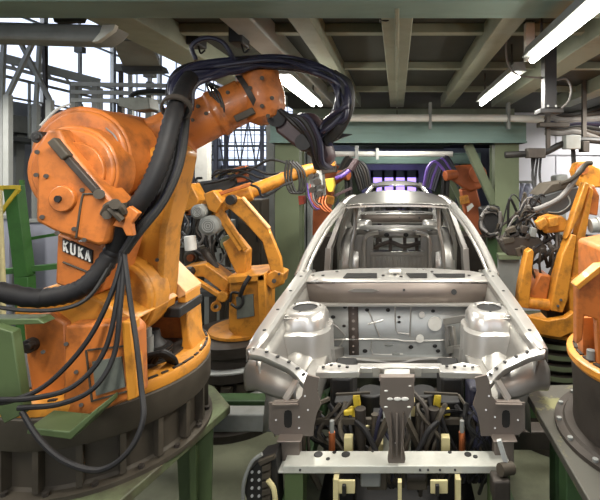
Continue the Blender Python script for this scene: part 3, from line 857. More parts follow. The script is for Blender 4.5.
build_each(m, 'bolt_recess', 'iron', tf)
m = MB(); m.cyl((RX, RY, 1.34), (RX, RY, 1.4), .38, n=40); m.build('turntable_floor', 'iron', rb)
# front housing, two boxes, data plate
m = MB(); m.ppx([(64, 326), (128, 322), (136, 330), (138, 397), (100, 412), (70, 424), (62, 416)], 1.74, 1.82); fh = m.build('front_housing', 'orange', rb, bevel=.012)
m = MB(); m.ppx([(22, 316), (50, 312), (66, 324), (70, 425), (58, 424), (34, 412), (26, 360)], 1.79, 2.25); lh = m.build('side_housing', 'orange', rb, bevel=.012)
m = MB(); m.ppx([(20, 296), (60, 283), (100, 300), (135, 322), (66, 330), (40, 322), (10, 322)], 1.82, 2.2); m.build('housing_cover', 'amber', rb, bevel=.012)
m = MB(); m.ppx([(92, 362), (121, 357), (125, 387), (96, 396)], 1.732, 1.74); m.build('data_plate', 'nameplate', fh)
m = MB()
for L_ in (((88, 350), (124, 346)), ((86, 350), (92, 402)), ((92, 401), (128, 391))):
    m.bar(P(*L_[0], 1.737), P(*L_[1], 1.737), .006, .006)
build_each(m, 'panel_seam', 'iron_brown', fh)
m = MB(); m.disc(27, 347, 7, 1.76, 1.8); m.disc(27, 347, 3.5, 1.74, 1.77); m.build('lifting_knob', 'iron', lh, bevel=.004)
m = MB()
for x, y in ((43, 352), (66, 344), (76, 372), (81, 405), (130, 340), (133, 385)): m.cyl(P(x, y, 1.738), P(x, y, 1.73), .008, n=8)
build_each(m, 'bolt', 'iron', fh)
# green cable bracket in front
m = MB(); m.ppx([(-8, 326), (12, 332), (24, 414), (4, 424), (-8, 400)], 1.62, 1.66); m.ppx([(28, 428), (69, 432), (97, 408), (97, 414), (71, 440), (26, 434)], 1.58, 1.70)
m.ppx([(-20, 319), (38, 319), (44, 324), (-20, 327)], 1.66, 1.72)
m.build('cable_bracket', 'green', rb, bevel=.004)
# right hand side cheek of the column and its post
m = MB(); m.ppx([(146, 256), (156, 262), (184, 294), (188, 352), (160, 372), (134, 376), (128, 300)], 2.36, 2.42); m.build('rear_cheek', 'orange', rb, bevel=.006)
m = MB(); m.ppx([(150, 258), (154, 260), (186, 292), (185, 298), (178, 298), (149, 268)], 2.24, 2.42); m.build('cheek_cap', 'peach', rb, bevel=.003)
m = MB(); m.ppx([(177, 298), (186, 293), (189, 340), (194, 352), (192, 364), (180, 356), (182, 340)], 2.24, 2.40); m.build('cheek_post', 'amber', rb, bevel=.006)
m = MB(); m.ppx([(121, 322), (131, 322), (137, 398), (127, 402)], 1.72, 1.78); m.build('front_post', 'amber', rb, bevel=.006)
m = MB(); m.b2((P(163, 310, 2.15).x, 2.15, P(0, 318, 2.15).z), (P(180, 310, 2.15).x, 2.4, P(0, 308, 2.15).z)); m.build('stop_block', 'black', rb, bevel=.006)
# finned motor in the well
q = P(153, 373, 2.12)
m = MB(); prof = []
for i in range(12): prof += [(i * .014, .085), (i * .014 + .006, .085), (i * .014 + .006, .074), (i * .014 + .013, .074)]
m.lathe(q + Vector((0, 0, -.03)), q + Vector((0, 0, 1)), prof + [(.17, .06), (.2, .035), (.24, .03)], 28); mo = m.build('motor', 'black', rb)
m = MB(); m.cyl(P(147, 352, 2.05), P(147, 336, 2.05), .028, n=14); m.cyl(P(147, 338, 2.05), P(147, 328, 2.05), .02, n=14); m.build('motor_plug', 'grey', mo)
m = MB()
for k in range(4): m.tube([P(142 + 4 * k, 362, 2.02), P(150 + 4 * k, 355 - k, 1.98), P(165 + 3 * k, 356 + k, 2.02), P(172 + 2 * k, 366 + 2 * k, 2.15)], .012, n=7)
build_each(m, 'motor_cable', 'rubber', mo)
# shoulder drum, lower arm
m = MB(); m.disc(112, 300, 43, 1.98, 2.12); m.disc(112, 300, 38, 1.95, 2.0); sd = m.build('shoulder_drum', 'amber', rb, bevel=.012)
m = MB(); m.disc(126, 304, 33, 2.11, 2.15); m.build('shoulder_ring', 'iron_brown', rb)
m = MB(); m.ppx([(96, 300), (104, 262), (116, 215), (126, 180), (140, 150), (170, 142), (182, 152), (177, 178), (164, 232), (161, 285), (157, 318), (140, 332), (110, 330)], 2.06, 2.24); la = m.build('lower_arm', 'amber', rb, bevel=.02)
m = MB(); m.ppx([(130, 205), (136, 178), (146, 178), (143, 205)], 2.05, 2.07); m.build('arm_plate', 'orange', la, bevel=.004)
m = MB(); m.ppx([(134, 168), (143, 166), (142, 175), (134, 176)], 2.045, 2.055); m.build('data_plate', 'light_grey', la)
m = MB()
for x, y in ((150, 220), (157, 260), (137, 240), (174, 156)): m.cyl(P(x, y, 2.06), P(x, y, 2.05), .009, n=8)
build_each(m, 'bolt', 'iron', la)
# drive housing with the maker plate
hs = [(36, 168), (34, 150), (47, 129), (58, 128), (64, 143), (98, 185), (117, 205), (106, 244), (98, 246), (58, 234), (35, 222)]
m = MB(); m.ppx(hs, 1.72, 1.86); dh = m.build('drive_housing', 'orange', rb, bevel=.014)
m = MB(); m.disc(61, 199, 13, 1.7, 1.73); m.build('boss', 'orange', dh, bevel=.004)
m = MB(); m.disc(57, 199, 3.4, 1.692, 1.7); m.build('boss_hole', 'black', dh)
m = MB()
for x, y in ((36, 175), (46, 176), (82, 190), (42, 217), (57, 233), (74, 229), (84, 240), (37, 152)): m.cyl(P(x, y, 1.722), P(x, y, 1.712), .009, n=8)
build_each(m, 'bolt', 'iron', dh)
m = MB(); m.tube([P(95, 194, 1.716), P(86, 194, 1.716), P(82, 198, 1.716), (P(76, 238, 1.716))], .004, n=6, k=3); m.build('panel_seam', 'iron_brown', dh)
m = MB(); m.ppx([(57, 233), (60, 234), (100, 246), (112, 228), (118, 236), (101, 292), (92, 296), (66, 288), (55, 284)], 1.80, 2.0); np_ = m.build('lower_housing', 'orange', rb, bevel=.01)
m = MB(); m.tube([P(63, 262, 1.795), P(90, 273, 1.795)], .004, n=6); m.build('panel_seam', 'iron_brown', np_)
# maker plate letters: four black tiles with white capitals
for ch, x, y in (('K', 66, 246.5), ('U', 73.3, 249), ('K', 81, 252.5), ('A', 88, 255.5)):
    Y = 1.79
    c = P(x, y, Y)
    a = math.radians(-24)
    t = MB(); hw, hh = .0155, .0265
    R = Matrix.Rotation(a, 3, 'Z')
    def rp(u, v, dy=0):
        return Vector((c.x + u * math.cos(.16) - v * math.sin(-.1) * 0, c.y + dy, c.z + v - u * .42))
    t.prism([rp(-hw, -hh), rp(hw, -hh), rp(hw, hh), rp(-hw, hh)], (0, .012, 0))
    tile = t.build('letter_tile', 'black', np_, bevel=.001)
    strokes = {'K': [((-.45, -.8), (-.45, .8)), ((-.4, -.05), (.5, .8)), ((-.25, .1), (.55, -.8))],
               'U': [((-.5, .8), (-.5, -.55)), ((-.5, -.55), (-.2, -.8)), ((-.2, -.8), (.2, -.8)), ((.2, -.8), (.5, -.55)), ((.5, -.55), (.5, .8))],
               'A': [((-.55, -.8), (0, .8)), ((0, .8), (.55, -.8)), ((-.32, -.3), (.32, -.3))]}[ch]
    l = MB()
    for (u0, v0), (u1, v1) in strokes:
        l.bar(rp(u0 * hw, v0 * hh, -.001), rp(u1 * hw, v1 * hh, -.001), .0065, .004, up=(0, 1, 0))
    l.build('letter', 'white', tile)
l = MB(); l.bar(P(79, 241.5, 1.788), P(83, 239.5, 1.788), .006, .004, up=(0, 1, 0)); l.build('letter', 'white', np_)
# elbow drums
m = MB(); m.disc(72, 171, 46, 1.80, 1.93); m.disc(72, 171, 42, 1.785, 1.81); e1 = m.build('elbow_ring', 'orange', rb, bevel=.01)
m = MB(); m.disc(74, 172, 30, 1.77, 1.79); m.build('ring_face', 'orange', e1, bevel=.004)
m = MB()
for x, y in ((72, 143), (86, 150), (95, 165), (97, 182), (60, 140)): m.cyl(P(x, y, 1.784), P(x, y, 1.776), .011, n=8)
build_each(m, 'bolt', 'iron', e1)
m = MB(); m.disc(80, 156, 50, 1.90, 2.16); m.disc(80, 156, 46, 1.88, 1.92); m.build('elbow_drum', 'orange', rb, bevel=.012)
m = MB(); m.disc(99, 158, 44, 2.14, 2.22); m.build('elbow_flange', 'iron_brown', rb, bevel=.004)
m = MB(); m.disc(108, 154, 43, 2.2, 2.5); m.build('elbow_barrel', 'orange', rb, bevel=.02)
m = MB(); m.ppx([(106, 128), (124, 124), (150, 122), (170, 112), (176, 128), (160, 178), (140, 170)], 2.25, 2.5); m.build('elbow_casting', 'orange', rb, bevel=.03)
m = MB(); m.ppx([(118, 97), (148, 97), (150, 109), (134, 111), (118, 106)], 2.4, 2.5); m.build('junction_box', 'nameplate', rb, bevel=.006)
# gas spring strut
m = MB(); m.bar(P(53, 140, 1.70), P(68, 158, 1.70), .034, .034); m.build('spring_head', 'iron_brown', rb, bevel=.006)
m = MB(); m.bar(P(66, 156, 1.71), P(97, 191, 1.71), .026, .026); m.build('spring_rod', 'iron', rb, bevel=.004)
m = MB(); m.cyl(P(99, 194, 1.73), P(99, 194, 1.69), .02, n=12); m.build('spring_pin', 'iron_brown', rb)
m = MB(); m.disc(36, 137, 6, 1.8, 1.9); m.disc(36, 137, 3, 1.79, 1.8); m.build('rear_knob', 'black', rb, bevel=.004)
# clamps for the hose on the lower arm
m = MB(); m.ppx([(102, 212), (112, 204), (124, 203), (126, 212), (112, 218), (106, 220)], 1.73, 1.86); m.ppx([(104, 202), (113, 196), (117, 204), (107, 210)], 1.75, 1.86); m.tube([P(104, 214, 1.72), P(110, 205, 1.70), P(119, 206, 1.69), P(124, 213, 1.71)], .016, n=8); m.tube([P(106, 206, 1.72), P(114, 212, 1.69), P(122, 220, 1.70)], .013, n=8); m.cyl(P(115, 204, 1.70), P(115, 204, 1.67), .02, n=12); m.cyl(P(107, 215, 1.72), P(107, 215, 1.69), .017, n=12); m.build('hose_clamp', 'iron_brown', rb, bevel=.004)
m = MB(); m.ppx([(112, 226), (119, 215), (129, 206), (139, 213), (131, 223), (133, 236), (126, 236), (122, 228)], 1.71, 1.735); m.build('clamp_plate', 'orange', rb, bevel=.004)
# upper arm
E, Wp = P(158, 142, 2.38), P(246, 100, 2.52)
d = (Wp - E); L = d.length
m = MB(); m.lathe(E, Wp, [(-.05, .1), (0, .135), (L * .2, .135), (L * .22, .145), (L * .27, .145), (L * .29, .125), (L * .62, .12), (L * .64, .132), (L * .7, .132), (L * .72, .12), (L, .122)], 32); ua = m.build('upper_arm', 'orange', rb, bevel=.006)
m = MB()
for t_ in (.3, .45, .6, .78):
    for k in (-1, 0, 1):
        q = E.lerp(Wp, t_) + Vector((k * .02 + .02, -.118 + abs(k) * .02, k * .075)); m.cyl(q + Vector((0, .02, 0)), q - Vector((0, .006, 0)), .011, n=8)
build_each(m, 'bolt', 'iron_brown', ua)
m = MB(); m.ppx([(233, 116), (252, 107), (255, 113), (236, 122)], 2.395, 2.42); m.build('arm_badge', 'iron_brown', ua, bevel=.004)
m = MB(); m.lathe(P(255, 62, 2.52), P(267, 125, 2.52), [(0, .07), (.02, .1), (.06, .118), (.12, .122), (.17, .128), (.22, .128), (.28, .12), (.33, .1), (.36, .05)], 32); wh = m.build('wrist_head', 'orange', rb)
m = MB(); m.lathe(P(247, 100, 2.52), P(276, 88, 2.55), [(0, .125), (.1, .125), (.14, .12), (.17, .09)], 28); m.build('wrist_collar', 'orange', rb)
m = MB()
for x, y in ((262, 106), (272, 98), (262, 78), (250, 88), (268, 116)): m.cyl(P(x, y, 2.41), P(x, y, 2.385), .012, n=8)
build_each(m, 'bolt', 'iron_brown', wh)
m = MB(); m.ring(P(247, 98, 2.5), d, .122, .135, .03); m.build('wrist_seam', 'iron', wh)
# wrist tool arm and gun
m = MB(); m.ppx([(270, 112), (284, 114), (310, 138), (318, 150), (302, 152), (276, 132)], 2.5, 2.64); ta = m.build('tool_arm', 'maroon', rb, bevel=.015)
m = MB(); m.cyl(P(276, 118, 2.5), P(276, 118, 2.46), .05, n=16); m.cyl(P(303, 142, 2.5), P(303, 142, 2.45), .045, n=16); m.cyl(P(310, 130, 2.5), P(310, 130, 2.46), .04, n=16); build_each(m, 'joint_cap', 'black', ta)
m = MB(); m.ppx([(294, 112), (314, 112), (322, 124), (334, 156), (326, 168), (306, 154)], 2.54, 2.7); tg = m.build('tool_gun', 'maroon', rb, bevel=.03)
m = MB()
for x, y in ((308, 128), (314, 140), (320, 152), (311, 148)): m.cyl(P(x, y, 2.56), P(x, y, 2.53), .02, n=12)
build_each(m, 'gun_bolt', 'iron', tg)
m = MB(); m.ppx([(322, 141), (338, 133), (352, 134), (341, 138), (326, 145)], 2.54, 2.58); m.build('gun_jaw', 'black', tg, bevel=.003)
# ---- hoses and cables of the dress pack
m = MB(); m.tube([P(-30, 288, 1.66), P(0, 292, 1.68), P(40, 298, 1.72), P(84, 287, 1.75), (P(113, 252, 1.8)), P(126, 222, 1.78), P(148, 190, 1.78), P(163, 155, 1.82), P(173, 118, 1.9), P(182, 92, 2.05), P(190, 78, 2.2)], .039, n=14, rib=.012); m.build('main_hose', 'rubber', rb)
big = [([(186, 100, 2.2), (184, 80, 2.25), (200, 72, 2.3), (232, 68, 2.38), (262, 64, 2.42), (292, 66, 2.5), (322, 72, 2.55), (340, 84, 2.5), (346, 100, 2.45), (340, 116, 2.45), (328, 126, 2.5), (316, 138, 2.54)], .032),
       ([(178, 120, 2.15), (172, 90, 2.2), (186, 70, 2.26), (228, 64, 2.36), (268, 62, 2.42), (305, 66, 2.5), (332, 78, 2.5), (341, 98, 2.48), (336, 120, 2.5), (326, 142, 2.54)], .03),
       ([(190, 110, 2.2), (194, 86, 2.22), (216, 76, 2.3), (250, 66, 2.38), (290, 61, 2.48), (328, 72, 2.5), (338, 98, 2.5), (326, 128, 2.52), (318, 142, 2.54)], .018),
       ([(174, 108, 2.1), (176, 82, 2.16), (196, 66, 2.25), (240, 60, 2.38), (284, 58, 2.5), (322, 68, 2.5), (344, 88, 2.48), (347, 108, 2.46)], .02),
       ([(196, 60, 2.3), (192, 46, 2.3), (206, 38, 2.3), (222, 42, 2.32), (232, 56, 2.34), (236, 66, 2.38)], .012),
       ([(326, 74, 2.5), (336, 92, 2.44), (340, 118, 2.44), (338, 133, 2.5)], .011)]
for pts, r in big + [([(x + random.uniform(-5, 5), y + random.uniform(-5, 5), Y - random.uniform(.0, .06)) for x, y, Y in big[k % 2][0]], .009 + .003 * (k % 3)) for k in range(9)]:
    MB().tube([P(*p) for p in pts], r, n=10).build('dress_hose', 'navy' if r < .023 else 'rubber', rb)
for k in range(6):
    o = k * 2.4
    MB().tube([P(176 + o, 88, 2.08 + .01 * k), P(174 + o, 125, 1.98), P(168 + o, 165, 1.9), P(154 + o * .8, 202, 1.83), P(134 + o * .5, 232, 1.78), P(122 + o * .3, 252, 1.77)], .011 + .002 * (k % 3), n=8).build('bundle_cable', ['rubber', 'navy', 'black'][k % 3], rb)
thin = [[(124, 250, 1.78), (112, 292, 1.72), (88, 340, 1.66), (50, 382, 1.6), (14, 400, 1.56), (-20, 404, 1.55)],
        [(121, 250, 1.78), (117, 300, 1.72), (104, 352, 1.66), (74, 386, 1.6), (34, 398, 1.56), (-10, 400, 1.55)],
        [(125, 252, 1.78), (120, 310, 1.70), (114, 355, 1.66), (94, 388, 1.6), (60, 404, 1.57), (18, 408, 1.55)],
        [(124, 252, 1.77), (130, 300, 1.7), (136, 340, 1.64), (141, 385, 1.58), (143, 420, 1.52), (128, 452, 1.47), (100, 470, 1.45), (66, 462, 1.46), (40, 440, 1.5), (22, 412, 1.55)]]
for p in thin: MB().tube([P(*q) for q in p], .0095, n=8).build('drop_cable', 'rubber', rb)
MB().tube([P(*q) for q in ((-20, 304, 1.64), (20, 310, 1.66), (62, 309, 1.68), (90, 296, 1.72), (112, 262, 1.78))], .008, n=8).build('drop_cable', 'black', rb)
MB().tube([P(*q) for q in ((116, 190, 1.86), (122, 160, 1.88), (116, 138, 1.88), (106, 128, 1.88))], .004, n=6).build('thin_wire', 'grey_cable', rb)
MB().tube([P(*q) for q in ((40, 126, 1.8), (56, 110, 1.85), (70, 104, 1.9))], .005, n=6).build('thin_wire', 'light_grey', rb)
for k in range(4):
    MB().tube([P(*q) for q in ((206 + 3 * k, 82 + 2 * k, 2.38), (211 + 3 * k, 96, 2.37), (218 + 2 * k, 104 + 3 * k, 2.38), (214, 118 + 2 * k, 2.44))], .006, n=6).build('thin_wire', 'black', rb)
m = MB(); m.ring(P(176, 110, 1.94), P(184, 88, 2.08) - P(176, 110, 1.94), .055, .064, .03); m.build('hose_strap', 'iron', rb)
for k in range(6): MB().tube([P(280 + 2 * k, 110 + 2 * k, 2.46), P(292 + 3 * k, 122 - k, 2.44), P(304 + 3 * k, 134 + k, 2.46), P(312 + 2 * k, 152 + 2 * k, 2.5), P(316 + 3 * k, 168, 2.6)], .014 + .003 * (k % 2), n=8).build('gun_hose', ['black', 'rubber', 'navy'][k % 3], rb)
for k in range(4): MB().tube([P(322 + 4 * k, 70 + k, 2.5), P(340 + 3 * k, 84, 2.46), P(345 + 2 * k, 106, 2.44), P(336 + 2 * k, 128, 2.46), P(324 + k, 138 + 2 * k, 2.52)], .02, n=8).build('dress_hose', 'black', rb)
# ------------------------------------------------------------------ amber robot, middle left
X0, Y0 = (236 - CX) / F * 4.2, 4.2
r2 = thing('welding_robot', 'amber robot with thin tube arm and bent link, left of the car', 'robot', (X0, Y0, 0))
m = MB(); m.lathe((X0, Y0, 0), (X0, Y0, 1), [(z * 1.22, r_) for z, r_ in [(0, .52), (.05, .52), (.06, .44), (.2, .44), (.21, .5), (.27, .5), (.28, .4), (.38, .4), (.39, .47), (.45, .47), (.46, .38), (.54, .38), (.55, .43), (.62, .43), (.63, .36)]], 44); bs = m.build('base', 'iron', r2)
m = MB(); m.ring((X0, Y0, .55), (0, 0, 1), .36, .465, .012, 44); m.ring((X0, Y0, .33), (0, 0, 1), .38, .495, .01, 44); build_each(m, 'base_ring', 'light_grey', bs)
m = MB()
for i in range(5): m.box((X0 + .36 * math.cos(-1.0 - i * .35), Y0 + .44 * math.sin(-1.0 - i * .35), .41), (.09, .05, .07), (0, 0, -i * .35))
build_each(m, 'base_lug', 'iron_brown', bs)
m = MB(); m.lathe((X0 + .06, Y0, .768), (X0 + .06, Y0, 2), [(0, .28), (.01, .3), (.035, .3), (.045, .26)], 36); m.build('turntable', 'amber', r2)
m = MB(); m.ppx([(229, 284), (234, 279), (262, 277), (265, 281), (264, 335), (254, 340), (236, 338), (228, 330)], 3.95, 4.3); tu = m.build('turret', 'amber', r2, bevel=.014)
m = MB(); m.ppx([(236, 297), (253, 294), (254, 316), (237, 319)], 3.935, 3.95); m.build('data_plate', 'nameplate', tu)
m = MB(); m.ppx([(227, 277), (264, 274), (265, 281), (228, 284)], 3.9, 4.35); m.build('turret_cap', 'amber', tu, bevel=.008)
m = MB(); m.ppx([(257, 276), (265, 273), (267, 336), (259, 338)], 3.9, 4.1); m.build('turret_post', 'amber', r2, bevel=.008)
m = MB(); m.ppx([(264, 276), (274, 270), (284, 274), (282, 284), (272, 290), (265, 284)], 3.95, 4.15); m.build('link_bearing', 'amber', r2, bevel=.012)
m = MB(); m.tube([P(x, y, 3.92) for x, y in ((230, 302), (232, 293), (240, 294), (243, 302), (238, 308), (231, 304))], .012, n=7); m.tube([P(240, 296, 3.9), P(244, 286, 3.88), P(250, 276, 3.9)], .02, n=7); build_each(m, 'loop_hose', 'black', tu)
m = MB(); m.ppx([(183, 267), (205, 264), (229, 281), (228, 291), (222, 292), (203, 277), (186, 277)], 4.0, 4.2); sa = m.build('side_arm', 'amber', r2, bevel=.01)
m = MB(); m.disc(187, 273, 5, 3.93, 4.02); m.build('pivot_cap', 'black', sa, bevel=.004)
m = MB(); m.bar(P(191, 277, 3.96), P(221, 296, 3.96), .05, .04); m.disc(222, 297, 5.5, 3.93, 4.05); m.build('tie_rod', 'amber', r2, bevel=.008)
m = MB(); m.ring(P(216, 306, 4.0), (.4, -1, 0), .022, .045, .03, 20); m.bar(P(219, 298, 4.0), P(217, 303, 4.0), .03); m.build('lifting_hook', 'amber', r2)
m = MB(); m.ppx([(222, 203), (226, 197), (233, 195), (242, 199), (269, 229), (281, 258), (284, 284), (276, 288), (270, 270), (262, 242), (243, 221)], 3.96, 4.01); lk = m.build('lower_link', 'amber', r2, bevel=.012)
m = MB(); m.ppx([(241, 198), (242, 197), (269, 228), (268, 229)], 3.95, 4.01); m.build('link_edge', 'peach', lk)
m = MB(); m.disc(230, 200, 5, 3.9, 3.97); m.build('pivot_cap', 'black', lk, bevel=.004)
m = MB(); m.cyl(P(274, 281, 3.94), P(274, 281, 3.9), .02, n=10); m.cyl(P(279, 274, 3.94), P(279, 274, 3.9), .012, n=8); build_each(m, 'bolt', 'iron', lk)
for a, b, nm in (((209, 200), (242, 250), 'parallel_rod'), ((217, 205), (246, 250), 'parallel_rod')):
    MB().bar(P(*a, 4.0), P(*b, 4.0), .035, .05).build(nm, 'amber', r2, bevel=.006)
m = MB(); m.ppx([(203, 194), (213, 190), (222, 203), (216, 214), (208, 210)], 3.96, 4.16); m.build('elbow_casting', 'amber', r2, bevel=.012)
m = MB(); m.ppx([(222, 243), (233, 236), (246, 252), (245, 278), (236, 274), (230, 262)], 4.02, 4.2); m.build('rear_link', 'amber', r2, bevel=.012)
A0, A1 = P(206, 209, 4.12), P(290, 176, 4.35)
L = (A1 - A0).length
m = MB(); m.lathe(A0, A1, [(0, .075), (.1, .085), (.2, .08), (.34, .08), (.36, .09), (.42, .09), (.44, .068), (L - .1, .06), (L - .08, .066), (L, .06)], 24); ua = m.build('upper_arm', 'amber', r2)
m = MB(); m.bar(P(213, 196, 4.05), P(251, 184, 4.1), .035, .035); m.build('balance_rod', 'orange', r2, bevel=.006)
m = MB(); m.tube([P(*q) for q in ((248, 184, 4.1), (258, 188, 4.08), (262, 196, 4.1), (272, 193, 4.12), (282, 186, 4.15), (292, 182, 4.2))], .012, n=7); m.build('arm_cable', 'rubber', r2)
for px, py, rp in ((197, 212, 7.5), (208, 226, 10)):
    c = P(px, py, 3.9); r = rp / F * 3.9
    m = MB(); m.lathe(c, c + Vector((0, .3, 0)), [(0, r * .7), (.015, r * .9), (.02, r), (.1, r), (.11, r * .92), (.2, r * .92)], 24)
    mo = m.build('motor', 'grey', r2)
    m = MB()
    for k in range(3): m.ring(c + Vector((0, -.004, 0)), (0, 1, 0), r * (.15 + .2 * k), r * (.22 + .2 * k), .008, 20)
    build_each(m, 'fan_ring', 'light_grey', mo)
m = MB(); m.ppx([(178, 190), (190, 183), (199, 200), (196, 208), (184, 212)], 4.1, 4.3); m.build('motor_bracket', 'amber', r2, bevel=.01)
m = MB(); m.cyl(P(190, 236, 3.95), P(191, 250, 3.95), .05, n=16); m.build('reservoir', 'white', r2, bevel=.004)
m = MB(); m.ppx([(197, 182), (234, 177), (236, 184), (217, 197), (204, 195)], 4.5, 4.56); cp_ = m.build('cover_panel', 'mid_dark', r2, bevel=.008)
for pts in (((202, 178), (196, 180), (203, 195), (210, 204)), ((230, 180), (240, 176), (254, 182), (262, 190)), ((212, 176), (228, 170), (246, 172), (262, 178), (280, 176)), ((232, 172), (250, 168), (268, 174), (286, 172)), ((204, 184), (220, 181), (236, 176), (250, 170), (270, 160), (290, 164))):
    MB().tube([P(x, y, 4.4) for x, y in pts], .013, n=7).build('arm_cable', 'black', r2)
m = MB(); m.ppx([(234, 168), (246, 165), (247, 181), (237, 183)], 4.42, 4.5); m.build('terminal_box', 'copper', r2, bevel=.006)
for k in range(6): MB().tube([P(212 + 4 * k, 178 - k, 4.45), P(216 + 5 * k, 171 + k % 3, 4.42), P(226 + 4 * k, 170, 4.42)], .009, n=6).build('connector', ['iron', 'cream', 'black'][k % 3], r2)
# bent stack of hoses behind the counterweights
for k in range(9):
    MB().tube([P(182 + 2 * k, 232 + 3 * k, 4.3), P(190 + 3 * k, 240 + 3 * k, 4.25), P(200 + 3 * k, 252 + 2 * k, 4.3), P(210 + 3 * k, 262 + k, 4.35)], .012, n=6).build('rear_hose', ['black', 'iron', 'grey_cable'][k % 3], r2)
m = MB(); m.ppx([(184, 250), (196, 248), (200, 266), (186, 268)], 4.3, 4.5); m.disc(190, 258, 7, 4.25, 4.32); m.build('gear_case', 'iron_brown', r2, bevel=.01)
m = MB(); m.disc(190, 258, 3.5, 4.22, 4.26); m.build('gear_bore', 'copper', r2)
m = MB(); m.cyl(P(203, 249, 4.1), P(216, 268, 4.1), .035, n=14); m.cyl(P(212, 262, 4.1), P(222, 276, 4.1), .02, n=10); m.build('gas_cylinder', 'iron', r2)
m = MB(); m.cyl(P(228, 243, 4.05), P(233, 240, 4.3), .07, n=18); m.build('rear_drum', 'sage', r2, bevel=.006)
# wrist and weld gun at the windscreen pillar
m = MB(); m.lathe(A1, P(322, 166, 4.4), [(0, .055), (.04, .06), (.1, .05), (.12, .065), (.2, .06), (.26, .05)], 20); wr = m.build('wrist', 'amber', r2)
m = MB(); m.ppx([(316, 160), (321, 158), (334, 161), (335, 166), (320, 168)], 4.35, 4.5); m.build('gun_flange', 'amber', r2, bevel=.008)
for k in range(3):
    o = k * 3
    MB().tube([P(x + o, y, 4.28) for x, y in ((287, 160), (285, 176), (290, 192), (299, 190), (298, 172), (290, 162))], .012, n=7).build('coiled_cable', 'black', r2)
m = MB(); m.ppx([(309, 172), (322, 170), (324, 196), (313, 200), (308, 188)], 4.4, 4.55); gb = m.build('gun_body', 'light_grey', r2, bevel=.01)
m = MB()
for x, y, r in ((311, 176, 3), (317, 182, 3.5), (312, 190, 3), (319, 194, 3), (316, 175, 2), (322, 187, 2)): m.disc(x, y, r, 4.34, 4.41, n=12)
build_each(m, 'valve', 'iron', gb)
m = MB(); m.ppx([(325, 179), (333, 178), (334, 186), (332, 192), (328, 192), (326, 186)], 4.33, 4.45); m.build('yellow_block', 'yellow', gb, bevel=.006)
m = MB(); m.ppx([(321, 166), (335, 165), (336, 172), (322, 174)], 4.38, 4.5); m.build('gun_clamp', 'iron', gb, bevel=.006)
for k in range(3): MB().tube([P(320 + 3 * k, 196, 4.38), P(319 + 3 * k, 204, 4.36), P(325 + 3 * k, 211, 4.36), P(334 + 2 * k, 213 + k, 4.38)], .013, n=8).build('shunt_strap', 'copper', gb)
for k in range(5): MB().tube([P(304 + 3 * k, 182 + k, 4.36), P(308 + 2 * k, 200, 4.34), P(316 + 2 * k, 210 - k, 4.36), P(326, 200 + 2 * k, 4.38)], .007, n=6).build('gun_hose', ['black', 'purple', 'red', 'grey_cable', 'black'][k], gb)
m = MB(); m.bar(P(334, 196, 4.4), P(352, 188, 4.4), .03); m.bar(P(336, 176, 4.4), P(355, 164, 4.42), .025); m.cyl(P(350, 170, 4.4), P(357, 160, 4.42), .035, n=10); m.build('electrode_arm', 'maroon', gb, bevel=.004)
m = MB(); m.tube([P(336, 178, 4.4), P(342, 176, 4.38), P(350, 170, 4.4)], .02, n=8); m.build('gun_hose', 'purple', gb)
m = MB(); m.ppx([(298, 196), (304, 196), (304, 204), (299, 205)], 4.4, 4.5); m.build('switch_box', 'red', r2, bevel=.004)

# ------------------------------------------------------------------ amber robot, middle right
X0, Y0 = (556 - CX) / F * 3.9, 3.9
r3 = thing('welding_robot', 'amber robot with twin upright links on a stack of grey rings, right of the car', 'robot', (X0, Y0, 0))
m = MB(); prof = [(0, .42), (.06, .42), (.07, .3)]
for i in range(5): z = .46 + i * .088; prof += [(z, .24), (z + .005, .285), (z + .045, .285), (z + .05, .24)]
m.lathe((X0, Y0, 0), (X0, Y0, 1), prof + [(.905, .24)], 40); bs = m.build('base', 'iron', r3)
m = MB()
for i in range(5): m.ring((X0, Y0, .465 + i * .088), (0, 0, 1), .26, .292, .036, 40)
build_each(m, 'base_ring', 'sage', bs)
m = MB(); m.lathe((X0 + .02, Y0, .905), (X0 + .02, Y0, 2), [(0, .3), (.008, .31), (.03, .31), (.036, .3), (.04, .1)], 40); tt = m.build('turntable', 'amber', r3)
m = MB(); m.ppx([(522, 312), (530, 317), (548, 321), (566, 318), (574, 312), (578, 330), (560, 338), (538, 334), (526, 326)], 3.55, 3.62); m.build('front_apron', 'amber', r3, bevel=.006)
m = MB(); m.ppx([(527, 252), (532, 249), (534, 252), (529, 309), (518, 307), (520, 288)], 3.6, 3.72); m.build('upright_link', 'amber', r3, bevel=.008)
m = MB(); m.ppx([(562, 256), (572, 234), (577, 236), (568, 300), (563, 313), (551, 311), (556, 282)], 3.58, 3.72); ul = m.build('upright_link', 'amber', r3, bevel=.01)
m = MB(); m.cyl(P(558, 306, 3.58), P(558, 306, 3.55), .012, n=8); m.cyl(P(561, 300, 3.58), P(561, 300, 3.55), .012, n=8); build_each(m, 'bolt', 'iron', ul)
m = MB(); m.ppx([(577, 236), (584, 210), (590, 186), (594, 190), (586, 236), (579, 280), (570, 290)], 3.66, 3.78); m.build('rear_link', 'amber', r3, bevel=.01)
m = MB(); m.ppx([(571, 234), (583, 208), (590, 184), (585, 182), (574, 214), (566, 240)], 3.6, 3.7); m.build('upper_link', 'amber', r3, bevel=.01)
m = MB(); m.ppx([(540, 274), (552, 276), (546, 306), (528, 302), (533, 288)], 3.68, 3.9); m.build('cross_link', 'orange', r3, bevel=.014)
m = MB(); m.cyl(P(524, 302, 3.66), P(549, 305, 3.66), .047, n=22); m.build('shoulder_drum', 'amber', r3, bevel=.006)
m = MB(); m.ppx([(566, 282), (573, 279), (580, 274), (583, 300), (581, 338), (571, 342), (570, 300)], 3.62, 3.8); m.build('side_plate', 'amber', r3, bevel=.012)
